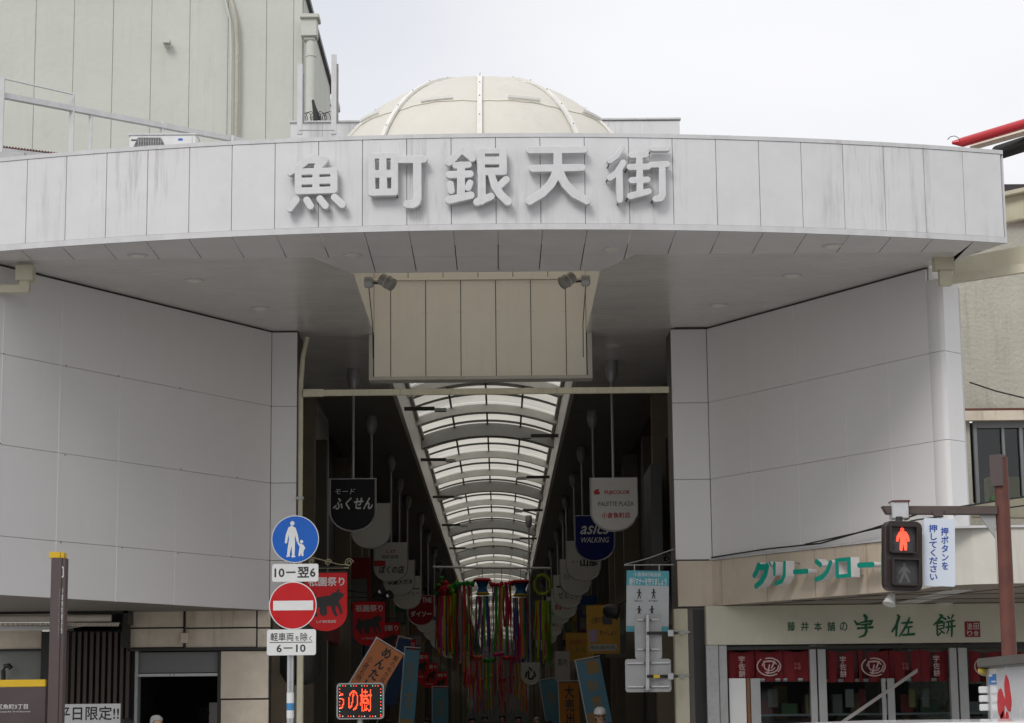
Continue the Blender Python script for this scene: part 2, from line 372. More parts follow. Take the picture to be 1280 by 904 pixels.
# ------------------------------------------------------------------ ground, road
struct('ground', MB().poly([(-1500, -800, -.02), (1500, -800, -.02), (1500, 2500, -.02), (-1500, 2500, -.02)]), M_PAVE)
struct('road', MB().poly([(-300, 3, -.014), (300, 3, -.014), (300, 21.5, -.014), (-300, 21.5, -.014)]), M_ASPH)
struct('pavement', MB().box(-300, 300, 21.66, 30.0, -.012, .12), M_PAVE)
struct('kerb', MB().box(-300, 300, 21.5, 21.66, -.014, .13), M_GREYMET)
mb = MB()
for k in range(9): mb.box(-2.6 + k * .75, -2.2 + k * .75, 4, 20.5, -.0125, -.009)
struct('crossing_markings', mb, M_WHITE)
struct('arcade_floor', MB().box(-3.4, 2.9, 30.0, 205, -.012, .124), M_PAVE)

for x0_, x1_, h_, c_, lb_ in ((-40, -13, 9, (.30, .28, .25), 'plain beige building across the road behind the viewer'), (-12.5, 8, 11, (.22, .22, .23), 'grey office building across the road behind the viewer'), (8.5, 40, 10, (.35, .33, .30), 'pale building across the road behind the viewer')):
    ob_ = thing('opposite_building', ((x0_ + x1_) / 2, -30, 0), lb_, 'building')
    part('wall', MB().box(x0_, x1_, -42, -30, 0, h_), mat('opposite_%d' % h_, c_, .8), ob_)
    part('window', MB().box(x0_ + 1, x1_ - 1, -30.0, -29.95, 1.0, 3.0).box(x0_ + 1, x1_ - 1, -30.0, -29.95, 4.2, 5.8).box(x0_ + 1, x1_ - 1, -30.0, -29.95, 7.0, 8.4), M_BLACK, ob_)

# ------------------------------------------------------------------ entrance canopy
gate = thing('entrance_canopy', (0, 25, 0), 'big white curved entrance canopy over the arcade mouth with raised characters on its fascia', 'canopy')
mb = MB(); Z0 = H + .015
c = []
hw = R * TH / 2
ca = R * math.cos(TH / 2)
mb.box(-hw + .003, hw - .003, -ca, -ca + .03, Z0 + .05, ZT - .04)
fp = mb.mesh('fascia_panel', M_FASC, .004, seg=1)
for k in range(-13, 12):
    o = link('fascia_panel', fp, gate, (0, 25, 0))
    a = (k + .5) * TH
    # rotate about the arc centre
    o.matrix_parent_inverse = Matrix.Translation(-gate.location)
    o.location = (0, CY, 0); o.rotation_euler = (0, 0, a)
def arcstrip(x0, x1, r0, r1, z0, z1, n=60):
    mb = MB(); xs = [x0 + (x1 - x0) * i / n for i in range(n + 1)]
    a = [(x, arc(x, r0), 0) for x in xs]; b = [(x, arc(x, r1), 0) for x in xs]
    for i in range(n):
        mb.hexa([(a[i][0], a[i][1], z0), (a[i + 1][0], a[i + 1][1], z0), (b[i + 1][0], b[i + 1][1], z0), (b[i][0], b[i][1], z0)],
                [(a[i][0], a[i][1], z1), (a[i + 1][0], a[i + 1][1], z1), (b[i + 1][0], b[i + 1][1], z1), (b[i][0], b[i][1], z1)])
    return mb
XE0, XE1 = -6.72, 6.17
part('fascia_backing', arcstrip(XE0 + .02, XE1 - .02, R - .045, R - .12, H + .03, ZT - .02), M_JOINT, gate)
part('bottom_trim', arcstrip(XE0, XE1, R + .006, R - .03, H - .006, H + .063), M_TRIM, gate)
part('top_coping', arcstrip(XE0, XE1, R + .008, R - .25, ZT - .0385, ZT + .01), M_TRIM, gate)
# side returns
for X, s in ((XE0, -1), (XE1, 1)):
    yb = 25.8
    xe = xl(yb) if s < 0 else 5.62
    y0 = arc(X, R)
    part('side_panel', MB().hexa([(X, y0, H), (X + (.03 if s < 0 else -.03), y0 + .03, H), (xe - s * .03, yb, H), (xe, yb, H)],
                                 [(X, y0, ZT), (X + (.03 if s < 0 else -.03), y0 + .03, ZT), (xe - s * .03, yb, ZT), (xe, yb, ZT)]), M_FASC, gate)
# roof slab with a round hole for the dome
DC = Vector((-.20, 28.15, 7.98)); DR = 2.33; DV = 2.20
def disc_ring(n, z, outer, r):
    mb = MB(); ins = [(DC.x + r * math.cos(2 * math.pi * i / n), DC.y + 1.2 * r * math.sin(2 * math.pi * i / n), z) for i in range(n)]
    out_ = []
    for i in range(n):
        t = 2 * math.pi * i / n; dx, dy = math.cos(t), math.sin(t)
        k = min((outer[0] - DC.x) / dx if dx < -1e-6 else 1e9, (outer[1] - DC.x) / dx if dx > 1e-6 else 1e9, (outer[2] - DC.y) / dy if dy < -1e-6 else 1e9, (outer[3] - DC.y) / dy if dy > 1e-6 else 1e9)
        out_.append((DC.x + dx * k, DC.y + dy * k, z))
    for i in range(n):
        j = (i + 1) % n; mb.poly([ins[i], ins[j], out_[j], out_[i]])
    return mb
part('roof_deck', disc_ring(80, ZT - .12, (-4.2, 4.2, 24.6, 31.4), 2.34), M_GREYMET, gate)
part('roof_deck', MB().box(-6.6, -4.2, 25.0, 31.2, ZT - .16, ZT - .12), M_GREYMET, gate)
part('roof_deck', MB().box(4.2, 5.6, 25.0, 31.2, ZT - .16, ZT - .12), M_GREYMET, gate)
# soffit strip panels: first row arc..Y=25, second row 25..opening
X = lambda k: k * .52 + .02
pm = []
for k in range(-12, 12):
    x0, x1 = X(k) + .006, X(k + 1) - .006
    if x1 > 6.1: x1 = 6.1
    y0a, y0b = arc(x0, R - .03), arc(x1, R - .03)
    sk = .03
    y1 = 25.0
    q = [(x0, y0a), (x1, y0b), (x1, y1 - .006), (x0, y1 - .006)]
    if k == 11: q = [(x0, y0a), (6.15, arc(6.15, R - .03)), (5.94, 25.0), (5.66, 25.75), (x0, 25.75)]
    part('soffit_panel', MB().hexa([(*p, H - .002) for p in q], [(*p, H + .02) for p in q]), M_SOFFM, gate)
for k in range(-4, 4):
    x0, x1 = X(k) + .006, X(k + 1) - .006
    q = [(x0, 25.006), (x1, 25.006), (x1, OY0), (x0, OY0)]
    if k == -4: q = [(-2.26, 25.006), (x1, 25.006), (x1, OY0), (-1.845, OY0)]
    if k == 2: q = [(x0, 25.006), (x1, 25.006), (x1, 25.29), (1.325, OY0), (x0, OY0)]
    if k == 3: q = [(x0, 25.006), (1.70, 25.006), (x0, 25.28)]
    part('soffit_panel', MB().hexa([(*p, H - .002) for p in q], [(*p, H + .02) for p in q]), M_SOFFM, gate)
part('soffit_backing', MB().box(-6.4, 5.5, 24.6, OY0 - .06, H + .03, H + .05).box(-6.0, OX0 - .045, OY0 - .06, 31, H + .03, H + .05).box(OX1 + .045, 5.3, OY0 - .06, 31, H + .03, H + .05), M_JOINT, gate)
# long soffit boards, running across
pitch = .2; Y = 25.0
while Y < 46:
    ya, yb = Y + .003, Y + pitch - .003
    if yb < 30: L0, L1, R0, R1 = xl(ya), xl(yb), xr(ya), xr(yb)
    elif yb < 30.3: L0 = L1 = -2.92; R0 = R1 = 2.60
    else: L0 = L1 = -3.4; R0 = R1 = 2.9
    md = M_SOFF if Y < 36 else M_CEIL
    if yb <= OY0: ix0 = ix0b = -2.26 + (ya - 25) * .44; ix1 = 1.70 - (ya - 25) * .40; ix0b = ix0 + .08; ix1b = ix1 - .08
    else: ix0 = ix0b = OX0; ix1 = ix1b = OX1
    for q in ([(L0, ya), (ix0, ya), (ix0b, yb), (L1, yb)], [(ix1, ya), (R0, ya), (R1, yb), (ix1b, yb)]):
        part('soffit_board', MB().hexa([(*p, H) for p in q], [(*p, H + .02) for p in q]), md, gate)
    Y += pitch
# recessed light well: sides and the cream board hanging at its back
wl = MB().box(OX0 - .04, OX0, OY0, OY1, H + .022, ZT - .115); part('well_side', wl, M_WELL, gate)
part('well_side', MB().box(OX1, OX1 + .04, OY0, OY1, H + .022, ZT - .115), M_WELL, gate)
part('well_side', MB().box(OX0 - .04, OX1 + .04, OY0 - .05, OY0 - .012, H + .0, ZT - .115), M_WELL, gate)
bp = front(30.34)
xs = [-1.83, -1.58, -1.06, -.54, -.02, .50, 1.02, 1.32]
for i in range(7):
    part('board_panel', MB().box(xs[i] + .006, xs[i + 1] - .006, 30.34, 30.37, 6.44, 7.88), M_WELL, gate)
xs2 = [-1.83, -1.32, -.80, -.28, .24, .76, 1.32]
for i in range(6):
    part('board_panel', MB().box(xs2[i] + .005, xs2[i + 1] - .005, 30.32, 30.37, 7.92, ZT + .25), M_WELL, gate)
mb = MB()
for x_ in xs[1:-1]:
    for z_ in (6.5, 6.95, 7.4, 7.84):
        for s_ in (-.03, .03): mb.lathe((x_ + s_, 30.34, z_), [(.006, 0), (.004, .004)], 5, (0, -1, 0))
part('screw', mb, M_GREYMET, gate, stuff=True)
part('board_ledge', MB().box(-1.83, 1.32, 30.28, 30.36, 7.885, 7.915), M_WELL, gate)
part('board_backing', MB().box(-1.86, 1.36, 30.375, 30.6, 6.43, ZT - .14), M_JOINT, gate)
part('board_frame', MB().box(-1.90, 1.40, 30.30, 30.62, 6.385, 6.435).box(-1.90, -1.84, 30.30, 30.62, 6.435, H - .002).box(1.33, 1.40, 30.30, 30.62, 6.435, H - .002), mat('board_edge', (.55, .52, .47), .5), gate, .004)

# characters on the fascia: each a solid body on stand-off pins
def fplane(xc):
    th = math.asin(xc / R); u = Vector((math.cos(th), math.sin(th), 0))
    return Plane((xc, arc(xc), 0), u, (0, 0, 1))
def crop(x0, y0, s): return lambda x, y: (x0 + x / s, y0 + y / s)
A1, A2, A3 = crop(350, 170, 6.4), crop(545, 170, 6.4), crop(720, 170, 8.22)
DF = .13; DB = .05
def letter(strokes, mp, xpx, lab, pins, **kw):
    xc = P(xpx, 225, 23.6).x; pl0 = fplane(xc); pl = Plane(pl0.o + pl0.n * DF, pl0.u, pl0.v)
    o = shape(strokes, pl, mp, M_LETTER, gate, DB - DF, 0, 'sign_character', bevel=.006, res=150, label=lab, **kw)
    for x, y in pins:
        a, b = pl.uv(*mp(x, y)); part('pin', MB().tube([pl.w(a, b, -.02), pl.w(a, b, -DF + .004)], .010, 6), M_DARK, o)
        # rust weep below each pin foot
    return o
letter([[(262, 168, 26), (165, 235, 27), (78, 298, 22)], [(215, 192, 30), (350, 190, 32)], [(352, 195, 32), (300, 245, 30)],
        [(130, 512, 27), (78, 582, 27)], [(213, 512, 28), (243, 562, 28)], [(318, 502, 28), (362, 558, 28)], [(435, 490, 29), (497, 550, 29)]],
       A1, 395, 'character 魚', [(85, 300), (440, 300), (75, 590), (245, 570), (365, 565), (500, 560), (270, 160)],
       rects=[(115, 250, 460, 470, 28)], cuts=[(172, 310, 258, 334), (315, 304, 402, 328), (172, 388, 258, 412), (315, 382, 402, 406)])
letter([[(960, 188, 31), (1148, 186, 31)], [(1097, 190, 34), (1098, 500, 34), (1088, 530, 34), (1062, 546, 34), (1020, 546, 33)]],
       A1, 495, 'character 町', [(730, 470), (930, 470), (1160, 190), (1110, 545), (1000, 545)],
       rects=[(705, 130, 945, 482, 25)], cuts=[(760, 183, 792, 273), (852, 180, 884, 270), (762, 335, 794, 424), (857, 333, 889, 420)])
letter([[(207, 112, 27), (103, 212, 30)], [(207, 112, 27), (292, 182, 27)], [(158, 236, 27), (260, 230, 27)], [(108, 310, 30), (272, 304, 30)], [(200, 235, 32), (200, 490, 32)],
        [(115, 385, 28), (122, 438, 28)], [(272, 375, 27), (257, 415, 27)], [(108, 512, 33), (278, 474, 31)], [(366, 130, 32), (366, 520, 31)], [(330, 528, 32), (440, 484, 30)],
        [(440, 300, 28), (470, 400, 32), (515, 468, 33), (575, 525, 33)], [(560, 350, 30), (505, 400, 27)]],
       A2, 598, 'character 銀', [(103, 220), (110, 525), (330, 540), (580, 530), (315, 190), (520, 120)],
       rects=[(330, 95, 567, 316, 22)], cuts=[(392, 142, 505, 166), (392, 228, 505, 253)])
letter([[(752, 112, 30), (1185, 108, 30)], [(775, 260, 30), (1168, 252, 30)], [(975, 110, 34), (975, 260, 34)],
        [(970, 250, 34), (955, 320, 36), (920, 385, 36), (850, 458, 35), (748, 522, 32)], [(980, 250, 34), (1000, 320, 36), (1035, 385, 36), (1105, 460, 35), (1208, 518, 32)]],
       A2, 698, 'character 天', [(740, 120), (1200, 120), (760, 270), (738, 530), (1218, 525)])
letter([[(350, 255, 30), (420, 205, 30), (478, 118, 26)], [(352, 432, 31), (430, 370, 32), (488, 275, 33)], [(445, 345, 36), (452, 655, 35)],
        [(572, 196, 33), (718, 192, 33)], [(555, 320, 33), (740, 316, 33)], [(573, 456, 33), (735, 450, 33)], [(560, 618, 35), (748, 570, 33)], [(653, 185, 34), (660, 590, 34)],
        [(790, 130, 29), (945, 128, 29)], [(772, 296, 31), (938, 290, 33)], [(886, 292, 35), (892, 600, 36), (870, 640, 36), (820, 648, 33)]],
       A3, 800, 'character 街', [(338, 300), (325, 445), (440, 680), (520, 345), (530, 640), (790, 660), (760, 170)])

# ------------------------------------------------------------------ splayed side walls and jambs
def plane_x(pl, px, py): return pl.uv(px, py)[0]
M_GLINT = mat('edge_glint_white', (.80, .79, .785), .5, 0, .08, 6)  # pale strips along the joints paint in the light caught by panel edges
def clad_wall(name, pl, cols, rows, label, back=.35):
    t = thing(name, pl.w(0, 0), label, 'wall')
    for i in range(len(cols) - 1):
        for j in range(len(rows) - 1):
            e = .0022; mb = MB().slab(pl, cols[i] + e, rows[j] + e, cols[i + 1] - e, rows[j + 1] - e, -.03, random.uniform(-.0015, .0015))
            part('wall_panel', mb, M_WALL, t, .003)
    for c_ in cols[1:-1]: part('edge_glint_strip', MB().slab(pl, c_ - .006, rows[0] + .002, c_ + .006, rows[-1] - .002, -.02, .0025), M_GLINT, t)
    return t
zr = [H - .02, 5.966, 4.843, 3.726]
lc = sorted([plane_x(LW, x, 500) for x in (339, 291, 222, 150, 75, 2)]); lc = [lc[0] - 2.2, lc[0] - 1.1] + lc; lc[-1] = -.003
lw = clad_wall('left_clad_wall', LW, lc, [ZL, zr[3], zr[2], zr[1], zr[0]], 'plain white panelled wall left of the arcade mouth, splaying out above the stone shopfront')
part('wall_backing', MB().slab(LW, lc[0], ZL + .02, 0, H + .015, -.3, -.035), mat('panel_groove', (.66, .65, .64), .7), lw)
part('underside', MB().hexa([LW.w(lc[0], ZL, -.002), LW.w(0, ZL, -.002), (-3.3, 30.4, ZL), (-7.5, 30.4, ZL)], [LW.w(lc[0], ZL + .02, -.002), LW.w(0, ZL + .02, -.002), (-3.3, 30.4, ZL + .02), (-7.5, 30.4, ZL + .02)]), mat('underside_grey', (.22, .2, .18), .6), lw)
mb = MB()
for c_ in lc[1:-1]:
    for z_ in (zr[1], zr[2], zr[3]):
        if random.random() < .7: mb.lathe(LW.w(c_ + random.uniform(-.05, .12), z_ + random.uniform(-.02, .02), .0), [(.010, 0), (.008, .006)], 6, LW.n)
part('fixing', mb, M_DARK, lw, stuff=True)
# jamb panels at the mouth
for j in range(3): part('jamb_panel', MB().box(-3.297, -2.93, 30.0, 30.03, [zr[1], zr[2], zr[3]][j] + .0035, [zr[0], zr[1], zr[2]][j] - .0035), M_WALL, lw, .003)
part('jamb_panel', MB().box(-3.297, -2.93, 30.0, 30.03, ZL, zr[3] - .0035), M_WALL, lw, .003)
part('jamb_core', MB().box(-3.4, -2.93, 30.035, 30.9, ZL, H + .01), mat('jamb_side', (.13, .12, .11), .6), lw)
rw = thing('right_clad_wall', RW.w(0, 0), 'plain white panelled wall right of the arcade mouth, splaying out over the beige band with teal letters', 'wall')
rc = [.003, 1.0, 2.05, 3.1, 3.98, 4.78]
rows = [ZM, zr[3] + .001, zr[2], zr[1], zr[0]]; rows = [ZM, zr[2], zr[1], zr[0]]
for i in range(5):
    for j in range(3): part('wall_panel', MB().slab(RW, rc[i] + .0016, rows[j] + .002, rc[i + 1] - .0016, rows[j + 1] - .002, -.03, random.uniform(-.0015, .0015)), M_WALL, rw, .003)
for c_ in rc[1:-1]: part('edge_glint_strip', MB().slab(RW, c_ - .005, rows[0] + .002, c_ + .005, rows[-1] - .002, -.02, .0025), M_GLINT, rw)
part('wall_backing', MB().slab(RW, -.1, ZM + .02, 4.8, H + .015, -.3, -.035), MATS['panel_groove'], rw)
for j in range(3): part('jamb_panel', MB().box(2.545, 3.066, 30.05, 30.08, rows[j] + .0035, rows[j + 1] - .0035), M_WALL, rw, .003)
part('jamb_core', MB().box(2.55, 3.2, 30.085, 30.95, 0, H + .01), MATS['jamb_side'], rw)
part('soffit_line', MB().slab(RW, 0, H - .022, 4.8, H - .004, -.02, .006), M_JOINT, rw)
part('soffit_line', MB().slab(LW, lc[0], H - .022, 0, H - .004, -.02, .006), M_JOINT, lw)
# rounded end of the right wall
e0 = RW.w(4.785, 0); e0z = 0
prof = [(e0.x, e0.y), (e0.x + .10, e0.y - .17), (e0.x + .13, e0.y - .19), (e0.x + .17, e0.y - .19), (e0.x + .23, e0.y - .13), (e0.x + .41, e0.y + .04), (e0.x + .42, e0.y + .5), (e0.x + .02, e0.y + .5)]
rr = [ZM - .06, zr[2], zr[1], 6.9]
for j in range(3): part('end_moulding', MB().hexa([(x, y, rr[j] + .003) for x, y in prof], [(x, y, rr[j + 1] - .003) for x, y in prof]), M_WALL, rw, smooth=True)
part('gable_side', MB().box(5.65, 5.98, 26.35, 34, ZL, 6.9), M_WALL, rw)

# ------------------------------------------------------------------ beige band with teal letters and the shop below (right)
band = thing('beige_fascia_band', (4, 28, ZL), 'beige stone-coloured band with teal three-dimensional katakana under the right wall', 'fascia')
SB = Plane(RW.o + RW.n * .03, RW.u, RW.v)
bj = [plane_x(SB, x, 730) for x in (883, 902, 959, 1019, 1084, 1148)]
bj[0] = 0.0
for i in range(5): part('band_panel', MB().slab(SB, bj[i] + .004, ZL, bj[i + 1] - .004, ZM - .02, -.03, 0), M_BAND, band, .004)
part('band_panel', MB().box(2.56, 3.075, 30.01, 30.05, ZL, ZM - .02), M_BAND, band, .004)
pe = SB.w(bj[5] + .004, 0)
curve = [(pe.x, pe.y), (5.32, 25.62), (5.50, 25.30), (5.72, 25.12), (5.98, 25.05)]
for a, b in zip(curve[:-1], curve[1:]):
    part('band_panel', MB().hexa([(a[0], a[1], ZL), (b[0], b[1], ZL), (b[0], b[1] + .04, ZL), (a[0] + .03, a[1] + .03, ZL)], [(a[0], a[1], ZM), (b[0], b[1], ZM), (b[0], b[1] + .04, ZM), (a[0] + .03, a[1] + .03, ZM)]), M_BANDW, band)
for x0, x1 in ((5.986, 7.2), (7.208, 8.4)): part('band_panel', MB().box(x0, x1, 25.05, 25.09, ZL, ZM), M_BANDW, band, .004)
part('band_coping', MB().slab(SB, -.0, ZM - .017, 4.6, ZM + .012, -.25, .03).box(5.4, 8.4, 25.02, 26.6, ZM + .002, ZM + .03), M_TRIM, band)
sf = [(3.07, 30.1), (pe.x, pe.y), (5.5, 25.32), (5.98, 25.08), (8.4, 25.08), (8.4, 30.1)]
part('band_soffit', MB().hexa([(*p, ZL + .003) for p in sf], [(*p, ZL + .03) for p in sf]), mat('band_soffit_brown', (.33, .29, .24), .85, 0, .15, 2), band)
for a, b in (((3.6, 29.9), (5.7, 26.3)), ((5.2, 30), (6.6, 25.2)), ((4.0, 28.6), (8.3, 28.6)), ((4.7, 27.4), (8.3, 27.3))):
    part('soffit_joint', MB().tube([(a[0], a[1], ZL + .001), (b[0], b[1], ZL + .001)], .006, 4), M_JOINT, band)
A7 = crop(920, 690, 6.737); LP = Plane(SB.o + SB.n * .26, SB.u, SB.v)
def teal(strokes, lab, **kw):
    o = shape(strokes, LP, A7, M_WHITE, band, -.15, -.006, 'channel_letter', label=lab, res=90, **kw)
    shape(strokes, LP, A7, M_TEAL, o, -.005, 0, 'letter_face', res=90, **kw)
    p = strokes[0][0] if strokes else (900, 130)
    for q in [s[0] for s in strokes] or [(860, 70), (940, 190)]:
        a, b = LP.uv(*A7(q[0], q[1])); part('pin', MB().tube([LP.w(a, b, -.15), LP.w(a, b, -.26)], .012, 6), M_GREYMET, o)
    return o
teal([[(188, 112, 18), (172, 165, 18), (152, 198, 17)], [(190, 128, 18), (262, 125, 18)], [(262, 125, 18), (246, 190, 19), (215, 245, 18), (168, 288, 17)], [(258, 98, 7), (266, 112, 7)], [(280, 90, 7), (288, 104, 7)]], 'teal katakana グ')
teal([[(322, 98, 11), (322, 188, 11)], [(407, 90, 12), (405, 195, 13), (385, 245, 13), (335, 268, 13)]], 'teal katakana リ')
teal([[(492, 168, 15), (595, 162, 15)]], 'teal long-vowel bar beside リ')
teal([[(675, 80, 15), (708, 108, 15)], [(795, 88, 14), (765, 165, 15), (722, 212, 15), (672, 232, 14)]], 'teal katakana ン')
teal([], 'teal katakana ロ', rects=[(840, 42, 962, 224, 3)], cuts=[(864, 78, 936, 190)])
teal([[(1035, 112, 15), (1150, 106, 15)]], 'teal long-vowel bar beside ロ')
teal([[(1236, 15, 15), (1236, 190, 15)], [(1255, 85, 13), (1330, 120, 13)], [(1290, 30, 7), (1298, 48, 7)], [(1315, 25, 7), (1323, 43, 7)]], 'teal katakana ド half hidden by the signal')
# wires running along the band top
cb = thing('band_cable', (5, 26, 3.7), 'black cable bundle sagging along the top of the beige band', 'cable')
part('cable', MB().tube([SB.w(0.1, 3.70, .05), SB.w(1.4, 3.73, .06), SB.w(2.6, 3.72, .07), SB.w(3.7, 3.83, .09), SB.w(4.7, 3.95, .12), (6.6, 25.2, 4.10), (8.5, 25.3, 4.15)], .012, 6), M_BLACK, cb)
part('cable', MB().tube([SB.w(2.3, 3.73, .09), SB.w(3.5, 3.80, .12), SB.w(4.6, 3.87, .12), (6.6, 25.1, 3.98), (8.5, 25.2, 4.12)], .010, 6), M_BLACK, cb)

shop = thing('sweet_shop', (5, 30, 0), 'rice cake shop with cream signboard, green brush lettering and red curtains in its glass doors', 'shop')
SP = front(29.9)
def sp(n, r, d0, d1, m_, bev=.003, parent=None, **kw): return part(n, MB().pslab(SP, *r, d0, d1), m_, parent or shop, bev, **kw)
x0, x1 = P(882, 780, 29.9).x, 8.4
zb = P(900, 806.5, 29.9).z
sgn = part('signboard', MB().box(x0, x1, 29.82, 30.1, zb, ZL - .006), M_SHOPSIGN, shop, .006)
SG = front(29.82)
A4 = crop(1060, 740, 5.514)
G = lambda st, lab: shape(st, SG, A4, M_GREENINK, sgn, .001, .006, 'brush_character', label=lab, res=90)
G([[(116, 165, 12), (128, 178, 10), (120, 198, 8)], [(45, 200, 5), (62, 222, 9), (80, 222, 7)], [(85, 212, 5), (125, 205, 8), (165, 200, 8), (158, 222, 5), (146, 232, 3)], [(92, 228, 6), (148, 220, 6)], [(68, 252, 8), (118, 248, 7), (168, 244, 9)], [(135, 222, 7), (118, 238, 7), (128, 270, 9), (116, 298, 8), (76, 314, 4)]], 'green brush character 宇')
G([[(340, 158, 5), (352, 172, 10), (335, 225, 9), (304, 275, 6)], [(340, 215, 6), (334, 255, 8), (332, 303, 6)], [(372, 215, 6), (440, 210, 8)], [(424, 178, 5), (410, 212, 8), (385, 262, 7), (354, 308, 4)], [(400, 245, 6), (440, 240, 6)], [(418, 245, 6), (414, 292, 6)], [(378, 298, 7), (455, 291, 9)]], 'green brush character 佐')
G([[(632, 156, 5), (648, 166, 9), (620, 202, 7), (590, 228, 4)], [(640, 170, 5), (672, 188, 8)], [(625, 205, 5), (652, 200, 5)], [(612, 218, 5), (662, 210, 6), (660, 250, 5), (614, 258, 5)], [(614, 218, 6), (616, 296, 6)], [(618, 236, 4), (658, 232, 4)], [(620, 300, 6), (650, 272, 4)], [(634, 262, 4), (662, 284, 6)],
   [(688, 168, 5), (696, 182, 7)], [(724, 160, 6), (712, 186, 4)], [(678, 208, 6), (732, 198, 6)], [(676, 244, 6), (736, 236, 7)], [(693, 206, 5), (692, 262, 5), (680, 290, 3)], [(714, 200, 7), (716, 270, 7), (714, 306, 5)]], 'green brush character 餅')
for ch, x in zip('藤井本舗の', (989, 1006, 1022.5, 1039, 1054.5)):
    text(ch, SG, (x - 4.6, 777.5, x + 4.6, 789), M_GREENINK, sgn, .005, .001, .012, name='small_character', label='small green character ' + ch)
seal = part('seal', MB().pslab(SG, 1206, 777, 1225, 796.5, .001, .008), mat('seal_red', (.25, .012, .02), .5), sgn, .004)
for ch, r in zip('造り田舎', ((1209, 779, 1215, 787), (1209, 788.5, 1215, 795), (1217, 779, 1223, 787), (1217, 788.5, 1223, 795))): text(ch, SG, r, M_BANINK, seal, .003, .009)
# shop front frames
sp('steel_column', (883, 807, 898, 1005), -.02, .09, M_GREYMET)
mb = MB()
for i in range(22):
    a, b = SP.uv(885 + (i * 5 % 9) + 1, 812 + i * 7.3); mb.lathe(SP.w(a, b, .09), [(.006, 0), (.004, .006)], 6, (0, -1, 0))
part('rivet', mb, M_DARK, shop, stuff=True)
sp('door_frame', (899, 807, 909, 1005), -.02, .05, M_GREYMET)
sp('white_panel', (912, 848, 933, 1005), -.06, -.02, M_SIGNWHITE)
sp('wood_strip', (934, 848, 938, 1005), -.06, -.01, mat('wood_brown', (.22, .09, .035), .5))
for r in ((939, 848, 951, 1005), (1103, 848, 1108, 1005), (1110, 848, 1119, 1005)): sp('door_stile', r, -.06, -.01, M_GREYMET)
for r in ((1013, 807, 1021, 1005), (1023, 807, 1033, 1005), (1188, 807, 1197, 1005), (1199, 807, 1210, 1005)): sp('mullion', r, -.08, .02, M_GREYMET)
sp('head_rail', (905, 806.8, 1290, 811), -.08, .03, M_DARK)
for r in ((951, 850, 1013, 1005), (1034, 811, 1103, 1005), (1119, 811, 1188, 1005), (1211, 811, 1300, 1005)): sp('glass_pane', r, -.20, -.095, M_GLASS, 0)
for r in ((939, 848, 1013, 852), (1033, 848, 1190, 852)): sp('transom', r, -.13, -.105, M_GREYMET)
# noren curtains, hung inside the glass
def curtain(x0, x1, n, prints):
    pl = front(29.99); a0, bt = pl.uv(x0, 813); a1, bb = pl.uv(x1, 851.5); wv = (a1 - a0) / n
    for i in range(n):
        mb = MB(); K = 10; cols = []
        for k in range(K + 1):
            a = a0 + wv * (i + .012 + .976 * k / K); sag = .035 * math.sin(math.pi * k / K) if True else 0
            pts = []
            for q in range(5):
                b = (bt - sag) + (bb - bt + sag) * q / 4; pts.append(pl.w(a, b, .028 * math.sin(k * 1.1 + i * 2.1) * (.35 + q / 5)))
            cols.append(pts)
        i0 = len(mb.v)
        for c_ in cols: mb.v += c_
        for k in range(K):
            for q in range(4): mb.f.append([i0 + k * 5 + q, i0 + (k + 1) * 5 + q, i0 + (k + 1) * 5 + q + 1, i0 + k * 5 + q + 1])
        cl = part('curtain', mb, M_RED, shop, smooth=True)
        pr = prints[i % len(prints)]; ac = a0 + wv * (i + .5); bc = (bt + bb) / 2 - .01
        m_ = mat('curtain_print', (.50, .35, .34), .8, 0, .1)
        if pr == 'v': text('宇佐餅', pl, (ac - .048, bc - .15, ac + .048, bc + .15), m_, cl, .004, .045, .02, vertical=True, px=False)
        if pr == 'h':
            st = []
            for t0, t1, rr_ in ((2.3, 5.3, .17), (-.7, 1.9, .15), (.4, 3.0, .10), (2.7, 5.9, .075), (4.2, 6.4, .12)):
                st.append([(ac + rr_ * 1.05 * math.cos(t0 + (t1 - t0) * k / 9), bc + rr_ * .78 * math.sin(t0 + (t1 - t0) * k / 9), .009) for k in range(10)])
            st += [[(ac - .08, bc + .07, .01), (ac + .07, bc + .07, .01), (ac + .03, bc - .02, .012)], [(ac, bc + .02, .01), (ac - .03, bc - .1, .012)]]
            class Q: pass
            q = Plane(pl.o, pl.u, pl.v); q.uv = lambda x, y: (x, y)
            shape(st, q, lambda x, y: (x, y), m_, cl, .045, .049, 'emblem', res=80)
        if pr == 's': text('宇佐\n本舗', pl, (ac - .05, bc - .05, ac + .05, bc + .05), mat('faint_print', (.40, .12, .11), .8), cl, .004, .045, px=False)
curtain(909, 1014, 3, 'vhs'); curtain(1033, 1190, 4, 'vhsv'); curtain(1210, 1300, 2, 'hv')
part('curtain_rod', MB().tube([(3.25, 29.99, 2.43), (8.2, 29.99, 2.43)], .01, 6), M_GREYMET, shop)
part('interior_wall', MB().box(3.2, 8.3, 33.4, 33.5, 0, ZL).box(8.3, 8.4, 30, 33.5, 0, ZL).box(3.1, 3.2, 30.3, 33.5, 0, ZL).box(3.1, 8.4, 30.1, 33.5, ZL - .08, ZL - .01), mat('interior_dim', (.16, .11, .085), .8), shop)
for i in range(9):
    cx = 4.0 + i * .48; z = 1.35 + .35 * (i % 3 == 0); cc = [(.35, .2, .05), (.3, .03, .03), (.08, .16, .04), (.35, .3, .2)][i % 4]
    part('goods_box', MB().box(cx, cx + .22, 31.0 + (i % 2) * .4, 31.3 + (i % 2) * .4, z - .3, z + .18 + .06 * (i % 2)), mat('goods_%d' % (i % 4), cc, .6), shop, .004)
